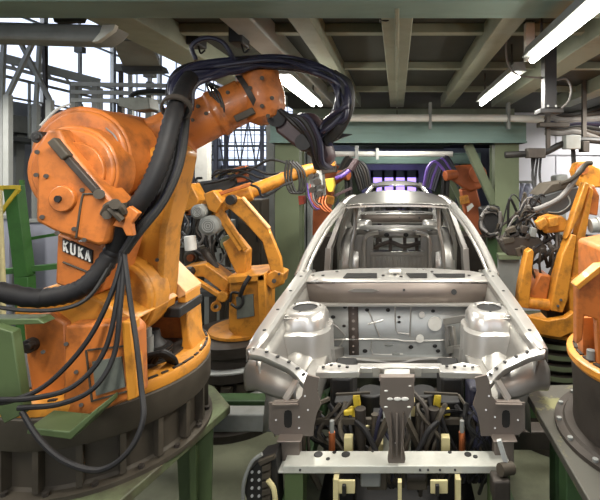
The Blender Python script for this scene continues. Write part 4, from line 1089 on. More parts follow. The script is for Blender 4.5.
m = MB(); m.ring(P(571, 283, 3.6), (0, 1, 0), .012, .03, .02, 16); m.build('lifting_hook', 'amber', r3)
m = MB(); m.ppx([(545, 300), (566, 296), (570, 316), (548, 320)], 3.75, 3.95); m.build('turret_core', 'iron', r3, bevel=.01)
m = MB(); m.ppx([(541, 196), (561, 190), (578, 186), (580, 190), (579, 206), (563, 215), (543, 214)], 3.75, 3.98); cb = m.build('motor_cover', 'mid_dark', r3, bevel=.012)
m = MB(); m.tube([P(548, 212, 3.74), P(560, 212, 3.74), P(570, 204, 3.74), P(568, 196, 3.74)], .006, n=6); m.build('cover_bead', 'grey', cb)
m = MB(); m.ppx([(541, 196), (561, 190), (578, 186), (572, 181), (552, 184)], 3.75, 4.1); m.build('cover_lid', 'iron_brown', cb, bevel=.006)
m = MB(); m.ppx([(537, 218), (548, 214), (562, 216), (570, 222), (566, 232), (545, 234)], 3.72, 3.9); m.build('arm_root', 'amber', r3, bevel=.02)
m = MB(); m.ppx([(536, 222), (545, 217), (549, 224), (541, 231)], 3.62, 3.7); m.ppx([(548, 218), (558, 216), (560, 226), (550, 228)], 3.64, 3.7); build_each(m, 'casting_lug', 'amber', r3, bevel=.012)
m = MB(); m.tube([P(x, y, 3.66) for x, y in ((534, 210), (545, 206), (560, 198), (572, 184), (580, 170), (588, 163))], .022, n=10); m.build('arm_hose', 'grey_cable', r3)
m = MB(); m.tube([P(x, y, 3.64) for x, y in ((560, 184), (570, 180), (580, 172), (586, 164), (592, 163))], .02, n=9); m.build('arm_hose', 'iron_brown', r3)
m = MB(); m.cyl(P(590, 226, 3.7), P(612, 224, 3.7), .058, n=22); m.ring(P(596, 225, 3.7), (1, 0, 0), .05, .064, .02); m.ring(P(602, 225, 3.7), (1, 0, 0), .05, .064, .02); m.build('motor', 'light_grey', r3)
m = MB(); m.cyl(P(586, 243, 3.72), P(612, 243, 3.72), .075, n=22); m.build('motor', 'mid_dark', r3, bevel=.006)
m = MB(); m.ppx([(582, 192), (594, 184), (600, 196), (598, 216), (588, 214)], 3.8, 3.95); m.build('elbow_casting', 'orange', r3, bevel=.014)
m = MB(); m.ppx([(590, 250), (612, 250), (606, 275), (586, 282), (582, 268)], 3.7, 3.9); m.build('rear_casting', 'orange', r3, bevel=.014)
for k in range(16):
    x0, y0 = random.uniform(535, 585), random.uniform(232, 244); x1, y1 = random.uniform(528, 572), random.uniform(255, 290)
    MB().tube([P(x0, y0, 3.76), P((x0 + x1) / 2 + random.uniform(-9, 9), (y0 + y1) / 2, 3.7), P(x1, y1, 3.78)], random.uniform(.008, .016), n=6).build('link_cable', random.choice(['black', 'iron', 'rubber', 'iron_brown']), r3)
for k in range(34):
    x0, y0 = random.uniform(498, 530), random.uniform(222, 248); x1, y1 = random.uniform(518, 560), random.uniform(214, 246)
    MB().tube([P(x0, y0, 3.8), P((x0 + x1) / 2 + random.uniform(-8, 8), min(y0, y1) - random.uniform(2, 24), 3.75), P(x1, y1, 3.8)], random.uniform(.006, .014), n=6).build('tool_cable', random.choice(['black', 'rubber', 'grey_cable', 'black', 'iron_brown', 'rubber', 'iron']), r3)
m = MB(); m.ppx([(500, 240), (516, 236), (540, 238), (548, 248), (534, 256), (508, 256)], 3.7, 3.9); m.build('tool_carrier', 'iron', r3, bevel=.012)
m = MB(); m.cyl(P(505, 250, 3.78), P(538, 249, 3.78), .026, n=12); m.build('tool_rod', 'copper', r3)
for k in range(10):
    x, y = random.uniform(508, 560), random.uniform(226, 252)
    MB().box(P(x, y, 3.72), (random.uniform(.04, .09), .06, random.uniform(.04, .08)), (0, random.uniform(-.5, .5), 0)).build('valve_block', random.choice(['iron', 'iron_brown', 'grey', 'iron', 'black']), r3, bevel=.006)

# upper arm of a robot at the far right edge
t = thing('welding_robot', 'orange robot arm end reaching in at the right edge, above the motors', 'robot', P(640, 420, 4.1) * Vector((1, 1, 0)) if False else Vector((2.35, 4.2, 0)))
m = MB(); m.ppx([(577, 171), (580, 163), (587, 161), (604, 170), (700, 175), (700, 192), (582, 187)], 4.1, 4.3); fa = m.build('forearm', 'amber', t, bevel=.014)
m = MB(); m.disc(583, 169, 6, 4.06, 4.12); m.build('joint_cap', 'orange', fa, bevel=.004)
m = MB(); m.disc(583, 169, 2.5, 4.04, 4.07); m.build('joint_bolt', 'iron', fa)
m = MB(); m.ppx([(640, 168), (702, 168), (715, 330), (640, 330)], 4.05, 4.4); m.build('column', 'orange', t, bevel=.03)
m = MB(); q = P(678, 330, 4.25); m.lathe((q.x, q.y, 0), (q.x, q.y, 1), [(0, .45), (.1, .45), (.12, .36), (q.z, .36)], 36); m.build('base', 'iron', t)

# ------------------------------------------------------------------ robot and pedestal, right foreground
X0, Y0 = 1.30, 2.15
tb2 = thing('robot_pedestal', 'scuffed grey steel table under the orange robot, right foreground', 'pedestal', (X0, Y0, 0), 'steel pedestals under robots')
m = MB(); m.prism([Vector(p) for p in ((.755, 2.55, .955), (.755, 1.7, .955), (.95, 1.5, .955), (1.7, 1.5, .955), (1.95, 1.8, .955), (1.95, 2.5, .955), (1.75, 2.7, .955), (.9, 2.66, .955))], (0, 0, .045)); m.build('table_top', 'plate_grey', tb2, bevel=.005)
for x, y in ((.84, 2.1), (1.8, 1.75), (1.8, 2.45), (.95, 2.55)):
    m = MB(); m.b2((x - .05, y - .05, .02), (x + .05, y + .05, .955)); m.box((x, y, .01), (.2, .2, .02)); m.build('leg', 'dark_green', tb2, bevel=.004)
m = MB(); m.bar((.84, 2.1, .5), (1.8, 2.1, .5), .06); m.build('cross_bar', 'dark_green', tb2)
r4 = thing('welding_robot', 'orange robot cut off by the right edge, on the grey steel table, right foreground', 'robot', (X0, Y0, 1))
m = MB(); m.lathe((X0, Y0, 1.0), (X0, Y0, 2), [(0, .5), (.02, .5), (.022, .46), (.035, .45), (.036, .41), (.2, .41), (.34, .42), (.345, .4)], 56); bs = m.build('base', 'iron', r4)
m = MB()
for i in range(18):
    a = 2 * PI * i / 18 + .12; q = Vector((X0 + math.cos(a) * .48, Y0 + math.sin(a) * .48, 1.02)); m.cyl(q, q + Vector((0, 0, .012)), .013, n=8)
build_each(m, 'bolt', 'grey', bs)
m = MB(); m.lathe((X0, Y0, 1.345), (X0, Y0, 2), [(0, .3), (0, .425), (.02, .44), (.045, .44), (.055, .42), (.055, .34)], 56); tt = m.build('turntable', 'amber', r4)
m = MB()
for i in range(8):
    a = 2.3 + i * .2; q = Vector((X0 + math.cos(a) * .40, Y0 + math.sin(a) * .40, 1.402)); m.box(q, (.02, .06, .012), (0, 0, a))
build_each(m, 'bolt_recess', 'iron', tt)
m = MB(); m.ppx([(577, 285), (600, 268), (680, 262), (680, 372), (600, 372), (597, 320), (585, 316), (583, 340), (577, 345)], 2.02, 2.07); m.build('column_cheek', 'orange', r4, bevel=.008)
m = MB(); m.ppx([(576, 286), (600, 266), (640, 262), (640, 267), (602, 272), (579, 290)], 2.0, 2.07); m.build('cheek_cap', 'amber', r4, bevel=.003)
m = MB(); m.ppx([(583, 318), (600, 318), (600, 372), (583, 366)], 2.14, 2.2); m.build('recess_wall', 'orange', r4)
m = MB(); m.cyl(P(591, 365, 2.08), P(591, 350, 2.08), .02, n=12); m.build('motor_plug', 'grey', r4)
m = MB(); m.ppx([(640, 262), (700, 250), (720, 372), (640, 372)], 1.85, 2.5); m.build('turret', 'orange', r4, bevel=.02)
m = MB(); m.ppx([(660, 262), (690, 262), (720, 120), (690, 100), (665, 130)], 2.1, 2.3); m.build('lower_arm', 'amber', r4, bevel=.03)
m = MB(); m.disc(700, 120, 40, 1.95, 2.4); m.build('elbow_drum', 'orange', r4, bevel=.012)

# ------------------------------------------------------------------ reddish robots in the tunnel
def far_robot(s, Y, label):
    def Q(px, py): return (CX + s * (px - CX), py)
    def PP(px, py, Y_): return P(*Q(px, py), Y_)
    k = PP(468, 250, Y); t = thing('welding_robot', label, 'robot', (k.x, Y, 0))
    def pp(pts, y0, y1): return MB().ppx([Q(*p) for p in pts], y0, y1)
    pp([(461, 190), (476, 186), (481, 205), (482, 240), (470, 240)], Y, Y + .25).build('lower_arm', 'red_orange', t, bevel=.02)
    pp([(446, 170), (452, 166), (476, 164), (482, 168), (482, 188), (470, 192), (452, 180)], Y - .1, Y + .2).build('upper_arm', 'red_orange', t, bevel=.03)
    c = PP(478, 174, Y - .12); MB().cyl(c, c + Vector((0, .4, 0)), .14, n=20).build('elbow_drum', 'red_orange', t, bevel=.01)
    c = PP(456, 174, Y - .12); MB().cyl(c, PP(445, 176, Y - .2), .08, n=14).build('wrist', 'red_orange', t, bevel=.01)
    pp([(460, 197), (468, 195), (470, 203), (461, 205)], Y - .25, Y - .15).build('gear_case', 'amber', t, bevel=.01)
    pp([(467, 207), (472, 203), (474, 206), (468, 212)], Y - .25, Y - .2).build('clip', 'white', t)
    for i in range(6): MB().tube([PP(446 + i * 2, 172, Y - .15), PP(436 + 2 * i, 162 - i, Y - .1), PP(428 + 2 * i, 168 + 2 * i, Y - .1), PP(424 + 2 * i, 186 + i, Y - .1)], .03, n=7).build('tool_hose', (['purple', 'navy', 'navy'] if s > 0 else ['black', 'iron', 'black'])[i % 3], t)
    for i in range(2): MB().tube([PP(444 + 4 * i, 176, Y - .1), PP(443 + 4 * i, 196, Y - .1), PP(445 + 3 * i, 212, Y - .1)], .035, n=7).build('tool_leg', 'black', t)
    q = PP(476, 240, Y + .1); MB().lathe((q.x, q.y, 0), (q.x, q.y, 1), [(0, .4), (.3, .4), (.32, .34), (max(.5, q.z + .1), .34)], 30).build('base', 'iron', t)
    pp([(464, 236), (486, 236), (488, 262), (462, 262)], Y - .1, Y + .35).build('turret', 'red_orange', t, bevel=.03)
far_robot(1, 6.9, 'reddish robot with violet hoses seen through the nearest portal frame, right')
far_robot(-1, 7.6, 'reddish robot seen through the car windscreen pillars, left of the tunnel')
# ------------------------------------------------------------------ left background
def column(px0, px1, ytop, Y, label, mcol, group=None, w=None):
    a, b = P(px0, ytop, Y), P(px1, ytop, Y)
    t = thing('steel_column', label, 'column', ((a.x + b.x) / 2, Y, 0), group)
    wd = b.x - a.x
    m = MB(); m.b2((a.x, Y, 0), (b.x, Y + .015, a.z)); m.b2((a.x, Y + wd * .8, 0), (b.x, Y + wd * .8 + .015, a.z)); m.b2(((a.x + b.x) / 2 - .01, Y, 0), ((a.x + b.x) / 2 + .01, Y + wd * .8, a.z)); m.build('post', mcol, t)
    MB().b2((a.x - .05, Y - .05, 0), (b.x + .05, Y + wd, .03)).build('base_plate', mcol, t)
    return t
# leaning green stanchion with yellow rails
t = thing('fence_stanchion', 'bright green leaning stanchion with a yellow rail, far left', 'stanchion', P(24, 276, 4.2) * Vector((1, 1, 0)))
m = MB(); m.bar(P(14, 186, 4.2), P(25, 276, 4.2), .13, .1, up=(0, 1, 0)); m.bar(P(25, 276, 4.2), P(29, 411, 4.2), .13, .1, up=(0, 1, 0)); m.build('post', 'leaf_green', t, bevel=.006)
m = MB(); m.bar(P(22, 180, 4.3), P(24, 213, 4.3), .03); m.build('side_strut', 'leaf_green', t)
m = MB(); m.bar(P(-40, 188, 4.15), P(19, 187, 4.15), .035); m.bar(P(19, 189, 4.15), P(0, 214, 4.15), .03); m.bar(P(-30, 187, 4.2), P(19, 191, 4.2), .02); build_each(m, 'rail', 'yellow', t)
m = MB(); m.bar(P(-20, 274, 4.1), P(58, 266, 4.3), .06, .05); m.bar(P(28, 239, 4.3), P(58, 234, 4.3), .03); build_each(m, 'cross_rail', 'leaf_green', t)
t = thing('barrier_pole', 'pale cream pole at the left edge beside the green stanchion', 'pole', P(2, 285, 3.6) * Vector((1, 1, 0)))
m = MB(); m.cyl(P(-1, 190, 3.6), P(3, 285, 3.6), .02, n=12); m.cyl(P(3, 285, 3.6), (P(3, 285, 3.6).x, 3.6, 0), .02, n=12); m.build('pole', 'cream', t)
q = P(3, 285, 3.6); MB().box((q.x, 3.6, .02), (.2, .2, .04)).build('foot', 'iron', t)
for k, (px0, px1, py, Y, lab) in enumerate(((-20, 9, 216, 5.2, 'tall lilac grey board behind the green stanchion, at the left edge'), (9, 22, 216, 5.3, 'narrow lilac grey board behind the green stanchion'), (24, 62, 220, 5.6, 'wide lilac grey board behind the big robot housing'))):
    a, b = P(px0, py, Y), P(px1, py, Y)
    t = thing('screen_board', lab, 'board', ((a.x + b.x) / 2, Y, 0), None)
    MB().b2((a.x, Y, .05), (b.x, Y + .04, a.z)).build('sheet', 'lilac', t, bevel=.004)
    m = MB(); m.b2((a.x, Y - .02, a.z - .03), (b.x, Y + .06, a.z + .01)); m.build('top_rail', 'grey', t)
    for x in (a.x + .04, b.x - .04): MB().b2((x - .02, Y + .04, 0), (x + .02, Y + .08, a.z)).build('stay', 'grey', t)
# far machines: conveyor bank along the left wall
t = thing('conveyor_bank', 'long grey conveyor gantry below the windows, far left', 'conveyor', (-5.5, 8.5, 0))
m = MB(); m.bar((-6.4, 4.0, 3.05), (-6.4, 14, 3.05), .5, .28); m.build('gantry_beam', 'grey', t, bevel=.01)
m = MB(); m.bar((-6.2, 4.0, 2.78), (-6.2, 14, 2.78), .7, .06); m.build('walkway', 'mid_dark', t)
for y in (5, 7.4, 9.8, 12.2): MB().bar((-6.5, y, 0), (-6.4, y, 2.9), .16).build('leg', 'grey', t)
m = MB(); m.bar((-5.85, 4, 3.7), (-5.85, 14, 3.7), .04); m.bar((-5.85, 4, 3.4), (-5.85, 14, 3.4), .03)
for y in range(4, 15): m.bar((-5.85, y, 2.8), (-5.85, y, 3.72), .03)
m.build('hand_rail', 'light_grey', t)
for k, (px0, py0, px1, py1, Y) in enumerate(((8, 95, 34, 40, 5.6), (50, 100, 14, 30, 5.9), (36, 104, 40, 36, 6.3), (46, 104, 44, 36, 6.7), (2, 100, 4, 36, 5.75), (80, 104, 80, 50, 7.6), (121, 104, 121, 68, 6.2), (131, 108, 130, 70, 6.6), (149, 110, 150, 74, 6.2))):
    a, b = P(px0, py0, Y), P(px1, py1, Y)
    t = thing('truss_strut', ['pale leaning truss strut', 'second pale strut crossing the leaning one', 'dark upright strut'][min(k, 2)] + ' in front of the windows, number %s from the left edge' % ['two', 'six', 'three', 'five', 'one', 'seven', 'eight', 'nine', 'ten'][k] if False else
              'pale steel strut in front of the left windows, %s' % ['leaning right near the left edge', 'leaning left across its neighbours', 'thin upright left of the dark one', 'upright right of the crossing strut', 'hard against the left edge', 'above the big robot drum', 'second left of the hose bundle, darker', 'third left of the hose bundle', 'nearest the hose bundle'][k],
              'strut', (a.x, Y, a.z), None)
    m = MB(); m.bar((a.x, Y, 0) if a.x == b.x else a, b, .045); m.bar((a.x, Y, 0), a, .07); m.build('bar', 'light_grey' if k not in (3, 6) else 'iron', t)
    MB().box(b, (.14, .1, .1)).build('head_plate', 'grey', t)
t = thing('roof_truss', 'pale sloping roof truss crossing the window wall, far left', 'truss', (-4.6, 6.5, 3.4))
m = MB(); m.bar(P(-20, 52, 6.4), P(100, 83, 7.2), .12); m.bar(P(-20, 60, 6.4), P(100, 91, 7.2), .05); m.build('chord', 'light_grey', t)
for k in range(6): MB().bar(P(-10 + 18 * k, 55 + 4.6 * k, 6.45 + .12 * k), P(-1 + 18 * k, 66 + 4.6 * k, 6.5 + .12 * k), .03).build('lacing', 'light_grey', t)
for k, x in enumerate((-20, 98)): MB().bar(P(x, 70 if k == 0 else 88, 6.4 + .8 * k), P(x, 70 if k == 0 else 88, 6.4 + .8 * k) * Vector((1, 1, 0)), .1).build('post', 'light_grey', t)
t = thing('pipe_rack', 'pale pipe rack with curved pipes above the big robot elbow', 'rack', (-3.2, 5.8, 0))
for y0 in (84, 92, 100): MB().bar(P(72, y0, 5.8), P(176, y0 + 2, 5.8), .05).build('pipe', 'light_grey', t)
for x in (74, 96, 150): MB().bar(P(x, 82, 5.82), P(x, 82, 5.82) * Vector((1, 1, 0)), .07).build('post', 'grey', t)
MB().tube([P(x, y, 5.7) for x, y in ((128, 104), (134, 94), (150, 91), (172, 92))], .03, n=8).build('curved_pipe', 'black', t)
# crane lattice and racks at the far end, between the two left robots
t = thing('crane_lattice', 'blue grey lattice mast in front of the far bright window, left of the portal', 'mast', P(236, 200, 12) * Vector((1, 1, 0)))
for k, (x, Y) in enumerate(((216, 12), (226, 12.4), (262, 12), (272, 12.5))): MB().bar(P(x, 118, Y), P(x, 118, Y) * Vector((1, 1, 0)), .09).build('mast_leg', 'lilac', t)
for k in range(7): MB().bar(P(216 + 8 * k, 120 + (k % 2) * 46, 12.2), P(224 + 8 * k, 166 - (k % 2) * 46, 12.2), .03).build('lacing', 'lilac', t)
for y in (130, 146, 160): MB().bar(P(205, y, 12.1), P(290, y, 12.1), .06).build('cross_bar', 'grey', t)
column(195, 207, 118, 7.4, 'white square pillar left of the far window', 'white')
column(302, 311, 120, 6.6, 'thin pale grey column just right of the left portal leg', 'light_grey')
column(266, 274, 110, 6.9, 'grey column left of the left portal leg', 'grey')
for k, (px0, py0, px1, py1, Y, mt, lab) in enumerate(((204, 222, 226, 262, 5.6, 'grey', 'grey control cabinet behind the amber robot motors'), (248, 232, 275, 272, 7.9, 'sage', 'sage machine cabinet behind the bent amber link'), (238, 200, 262, 246, 6.0, 'iron_brown', 'brown machine housing behind the amber tube arm'), (212, 196, 240, 216, 6.6, 'mid_dark', 'charcoal switch cabinet behind the black cover panel'), (172, 226, 196, 262, 6.1, 'mid_dark', 'dark grey pump cabinet right of the big robot arm'))):
    a, b = P(px0, py0, Y), P(px1, py1, Y)
    t = thing('control_cabinet', lab, 'cabinet', ((a.x + b.x) / 2, Y, 0))
    MB().b2((a.x, Y, .08), (b.x, Y + .35, a.z)).build('body', mt, t, bevel=.012)
    MB().b2((a.x + .03, Y - .012, .2), (b.x - .03, Y, a.z - .04)).build('door', mt, t, bevel=.006)
    MB().b2((b.x - .07, Y - .03, a.z * .7), (b.x - .05, Y - .012, a.z * .7 + .1)).build('handle', 'black', t)
    MB().b2((a.x + .02, Y + .02, 0), (b.x - .02, Y + .33, .08)).build('plinth', 'black', t)
t = thing('steel_bench', 'low dark bench top behind the amber robot side arm', 'bench', P(208, 292, 5.0) * Vector((1, 1, 0)))
m = MB(); a, b = P(190, 283, 5.0), P(228, 283, 5.0); m.b2((a.x, 4.66, a.z - .06), (b.x, 5.04, a.z)); m.build('bench_top', 'mid_dark', t, bevel=.006)
for x in (a.x + .05, b.x - .05):
    for y in (4.71, 4.99): MB().b2((x - .03, y - .03, 0), (x + .03, y + .03, a.z - .06)).build('leg', 'iron', t)

t = thing('valve_rack', 'dark rack of valves and hoses between the big robot and the amber robot motors', 'rack', P(200, 300, 5.2) * Vector((1, 1, 0)))
for x in (181, 228): MB().bar(P(x, 196, 5.2), P(x, 196, 5.2) * Vector((1, 1, 0)), .05).build('upright', 'iron', t)
for y in (214, 246, 276): MB().bar(P(180, y, 5.2), P(229, y, 5.2), .04).build('shelf_bar', 'iron', t)
for k in range(26):
    x, y = random.uniform(182, 226), random.choice([211, 243, 273])
    MB().box(P(x, y, 5.15), (random.uniform(.04, .09), .08, random.uniform(.05, .12))).build('valve', random.choice(['iron', 'grey', 'iron_brown', 'light_grey', 'black', 'copper']), t, bevel=.006)
for k in range(24):
    x, y = random.uniform(180, 228), random.uniform(205, 250)
    MB().tube([P(x, y, 5.1), P(x + random.uniform(-8, 8), y + 14, 5.05), P(x + random.uniform(-12, 12), y + random.uniform(20, 44), 5.1)], random.uniform(.01, .02), n=6).build('rack_hose', random.choice(['black', 'rubber', 'iron', 'grey_cable']), t)
# ------------------------------------------------------------------ right background
t = thing('plastic_sheet', 'crumpled pale plastic sheet hanging beside the right portal leg', 'sheet', P(523, 245, 6.6))
rows = []
for j in range(14):
    row = []
    for i in range(12):
        p = P(514 + i * 1.7, 183 + j * 5.5, 6.6); row.append(p + Vector((0, .05 * math.sin(i * 1.9 + j * .7) + .04 * math.sin(j * 1.7 + i), 0)))
    rows.append(row)
MB().sheet(rows).build('sheet', 'tarp', t, solid=.004)
MB().bar(P(512, 182, 6.6), P(536, 182, 6.6), .04).build('hanging_bar', 'grey', t)
MB().bar(P(512, 182, 6.6), P(512, 182, 6.6) * Vector((1, 1, 0)), .04).build('stand_post', 'grey', t)
def droppers(label, xs, y0, y1, Y, sway, mt='rubber'):
    t = thing('cable_drop', label, 'cables', P(sum(xs) / len(xs), y1, Y))
    for x in xs:
        MB().tube([P(x, y0, Y), P(x + random.uniform(-sway, sway), (y0 * 2 + y1) / 3, Y), P(x + random.uniform(-sway, sway), (y0 + 2 * y1) / 3, Y - .1), P(x + random.uniform(-sway, sway), y1, Y - .2)], .013, n=7).build('cable', mt, t)
    return t
t = thing('junction_bar', 'black cable bar with junction boxes hung in front of the white partition, right', 'cable tray', P(555, 152, 4.6))
m = MB(); m.tube([P(x, y, 4.6) for x, y in ((505, 155), (525, 154), (545, 152), (560, 145), (580, 140), (612, 142))], .035, n=9); m.build('bar', 'black', t)
for x0, y0, x1, y1, mt in ((528, 148, 546, 158, 'iron'), (566, 135, 581, 149, 'grey'), (583, 141, 590, 152, 'iron'), (540, 122, 570, 127, 'iron')):
    MB().ppx([(x0, y0), (x1, y0), (x1, y1), (x0, y1)], 4.5, 4.62).build('junction_box', mt, t, bevel=.008)
for x in (548, 584): MB().bar(P(x, 150, 4.6), Vector((P(x, 150, 4.6).x, 4.6, 3.24)), .04).build('hanger_rod', 'iron', t)
droppers('black cables hanging from the junction bar beside the right portal leg', [532, 535, 538, 541], 156, 214, 4.58, 3)
droppers('two black cables hanging from the grey junction box, far right', [572, 574], 148, 190, 4.58, 1.5)
t = thing('hose_bundle', 'dark tangle of hoses slung from the white pipe end to the right', 'hoses', P(575, 125, 4.9))
for k in range(7): MB().tube([P(545, 108 + 4 * k, 4.8), P(560, 116 + 3 * k + random.uniform(-4, 4), 4.75), P(578, 114 + 3 * k, 4.8), P(606, 106 + 6 * k, 4.85)], random.uniform(.02, .04), n=8).build('hose', ['black', 'iron', 'grey_cable', 'navy'][k % 4], t)
t = thing('gauge_housing', 'grey machine housing above the dark motor cover, right', 'housing', P(562, 190, 5.0))
MB().ppx([(556, 176), (568, 174), (570, 190), (557, 192)], 5.0, 5.2).build('housing', 'grey', t, bevel=.02)
MB().ppx([(560, 190), (566, 190), (566, 373), (560, 373)], 5.05, 5.15).build('stand', 'grey', t)
# cable wrapped welding gun beside the right portal leg
t = thing('welding_gun', 'black cable wrapped welding gun beside the right windscreen pillar', 'welding gun', P(490, 240, 4.9))
MB().ppx([(481, 208), (500, 206), (503, 226), (498, 238), (484, 236)], 4.85, 5.05).build('gun_body', 'black', t, bevel=.02)
for k in range(18):
    a = random.uniform(0, 6.28); x, y = 491, 222
    MB().tube([P(x + 11 * math.cos(a + j * .8) * random.uniform(.7, 1.1), y + 15 * math.sin(a + j * .8) * random.uniform(.7, 1.1), 4.78 + .03 * j) for j in range(4)], random.uniform(.01, .02), n=6).build('gun_cable', random.choice(['black', 'rubber', 'grey_cable', 'iron_brown', 'iron']), t)
MB().ppx([(488, 234), (497, 234), (499, 300), (487, 300)], 4.9, 5.02).build('gun_stand', 'dark_green', t)
q = P(493, 300, 4.96); MB().b2((q.x - .12, 4.85, 0), (q.x + .12, 5.1, q.z)).build('gun_foot', 'dark_green', t)
t = thing('machine_guard', 'grey green upright guard sheet behind the right fender', 'guard', P(514, 300, 4.6) * Vector((1, 1, 0)))
a, b = P(498, 256, 4.6), P(520, 256, 4.6); MB().b2((a.x, 4.6, 0), (b.x, 4.64, a.z)).build('sheet', 'grey', t, bevel=.004)
MB().b2((a.x, 4.56, a.z - .03), (b.x, 4.68, a.z + .02)).build('top_rail', 'sage', t)

# ------------------------------------------------------------------ floor rails and the lifting fixture under the car
for k, (y0, zt, h, mt, lab) in enumerate(((2.95, .66, .12, 'grey', 'grey box beam on the floor crossing left of the bumper plate'), (3.3, .57, .16, 'dark_green', 'dark green beam behind the grey floor beam, left of the car'))):
    t = thing('cross_beam', lab, 'beam', (-1.0, y0, 0))
    MB().b2((-2.1, y0, zt - h), (-.55, y0 + .12, zt)).build('beam', mt, t, bevel=.01)
    for x in (-2.0, -.7): MB().b2((x - .05, y0 + .02, 0), (x + .05, y0 + .1, zt - h)).build('leg', mt, t)
t = thing('cross_beam', 'grey box beam on the floor crossing right of the bumper plate', 'beam', (.95, 2.9, 0))
MB().b2((.55, 2.9, .45), (1.6, 3.02, .575)).build('beam', 'iron', t, bevel=.01)
for x in (.7, 1.5): MB().b2((x - .05, 2.92, 0), (x + .05, 3.0, .45)).build('leg', 'iron', t)
t = thing('cross_beam', 'dark green beam behind the right bumper plate', 'beam', (1.0, 3.36, 0))
MB().b2((.7, 3.36, .4), (1.7, 3.44, .52)).build('beam', 'dark_green', t, bevel=.01)
for x in (.8, 1.6): MB().b2((x - .05, 3.36, 0), (x + .05, 3.44, .4)).build('leg', 'dark_green', t)

fx = thing('lifting_fixture', 'dark lifting fixture with yellow clamps and cream plates carrying the car body', 'fixture', (0, 3.0, 0))
zc = P(0, 473, 2.12).z - .005
for s in (-1, 1):
    m = MB(); m.b2((s * .5 - .045, 2.13, 0), (s * .5 + .045, 2.22, zc)); m.build('corner_post', 'green', fx, bevel=.004)
    m = MB(); m.b2((s * .62 - .05, 2.3, .3), (s * .62 + .05, 7.2, .42)); m.build('side_rail', 'dark_green', fx, bevel=.006)
    m = MB(); m.b2((s * .6 - .04, 3.9, .42), (s * .6 + .04, 4.0, .72)); m.build('carrier_post', 'iron', fx); m = MB(); m.b2((s * .6 - .04, 5.6, .42), (s * .6 + .04, 5.7, .72)); m.build('carrier_post', 'iron', fx)
    for y in (2.5, 4.4, 6.6): MB().b2((s * .62 - .06, y, 0), (s * .62 + .06, y + .12, .3)).build('leg', 'dark_green', fx)
    # clamp towers in the engine bay
    m = MB(); m.b2((s * .30 - .06, 2.5, .2), (s * .30 + .06, 2.62, .98)); m.build('clamp_tower', 'black', fx, bevel=.008)
    for dz, w in ((.0, .05), (.09, .035)):
        MB().box((s * (.225 + dz * .3), 2.46, 1.01 - dz * .8), (w * .7, .05, .065), (0, s * .15, 0)).build('yellow_clamp', 'yellow', fx, bevel=.006)
    MB().box((s * .27, 2.45, .955), (.05, .04, .03)).build('yellow_clamp', 'yellow', fx, bevel=.006)
    MB().bar((s * .15, 2.45, 1.06), (s * .34, 2.45, 1.05), .012, .012).build('clamp_rod', 'iron_brown', fx)
    MB().bar((s * .12, 2.42, .92), (s * .45, 2.42, .92), .025, .03).build('clamp_rod', 'iron_brown', fx)
    MB().cyl((s * .2, 2.4, .78), (s * .2, 2.4, 1.0), .03, n=12).build('clamp_cylinder', 'iron', fx)
    MB().cyl((s * .12, 2.38, .7), (s * .12, 2.38, .98), .02, n=10).build('clamp_cylinder', 'iron_brown', fx)
    MB().box((s * .255, 2.32, .84), (.045, .04, .12)).build('clamp_foot', 'cream', fx, bevel=.004)
    MB().cyl((s * .34, 2.3, .83), (s * .34, 2.3, .93), .017, n=10).build('locating_pin', 'copper', fx)
    MB().cyl((s * .34, 2.3, .93), (s * .34, 2.3, .99), .012, n=10).build('pin_tip', 'grey', fx)
    # dark drive motor and housings
    MB().box((s * .335, 2.8, .75), (.14, .3, .6)).build('drive_box', 'black', fx, bevel=.02)
    MB().cyl((s * .16, 2.7, .55), (s * .16, 2.7, .95), .08, n=20).build('drive_motor', 'black', fx, bevel=.01)
    # cream plates and struts below the crossmember
    MB().box((s * .22 - .02, 2.09, .797), (.082, .012, .062)).build('cream_plate', 'cream', fx, bevel=.003)
    MB().box((s * .22 - .03, 2.078, .79), (.018, .02, .05)).build('plate_latch', 'black', fx, bevel=.003)
    MB().b2((s * .29 - .012, 2.08, .2), (s * .29 + .012, 2.12, zc)).build('strut', 'cream', fx)
    MB().box((s * .10, 2.2, .76), (.1, .05, .09)).build('bearing_block', 'iron_brown', fx, bevel=.006)
m = MB(); m.b2((.40, 2.42, .72), (.53, 2.6, 1.1)); m.build('hose_box', 'navy', fx, bevel=.02)
for k in range(14): MB().tube([Vector((.36 + random.random() * .16, 2.36, 1.08 - random.random() * .1)), Vector((.35 + random.random() * .18, 2.33, .95)), Vector((.36 + random.random() * .16, 2.34, .8)), Vector((.3 + random.random() * .2, 2.4, .6))], .012, n=6).build('fixture_hose', ['navy', 'black', 'rubber'][k % 3], fx)
for k in range(14): MB().tube([Vector((-.5 + random.random() * .25, 2.45, 1.0 - random.random() * .15)), Vector((-.48 + random.random() * .25, 2.4, .85)), Vector((-.3 + random.random() * .2, 2.42, .7)), Vector((-.2 + random.random() * .25, 2.5, .5))], .013, n=6).build('fixture_hose', ['black', 'rubber', 'iron_brown'][k % 3], fx)
for s in (-1, 1):
    MB().tube([(s * .22, 2.36, .95), (s * .16, 2.3, .93), (s * .1, 2.26, .84), (s * .06, 2.25, .78)], .014, n=8).build('fixture_hose', 'rubber', fx)
    MB().bar((s * .06, 2.4, 1.05), (s * .06, 2.4, .7), .03, .03).build('guide_bar', 'white_steel', fx)
    MB().bar((s * .05, 2.38, .95), (s * .14, 2.32, .8), .03, .03).build('guide_bar', 'iron_brown', fx)
MB().b2((-.02, 2.06, .2), (-.004, 2.09, zc)).build('strut', 'cream', fx) if False else MB().b2((.004, 2.06, .2), (.022, 2.09, zc)).build('strut', 'cream', fx)
MB().b2((-.58, 2.3, .28), (.58, 2.4, .40)).build('cross_rail', 'iron_brown', fx, bevel=.008)
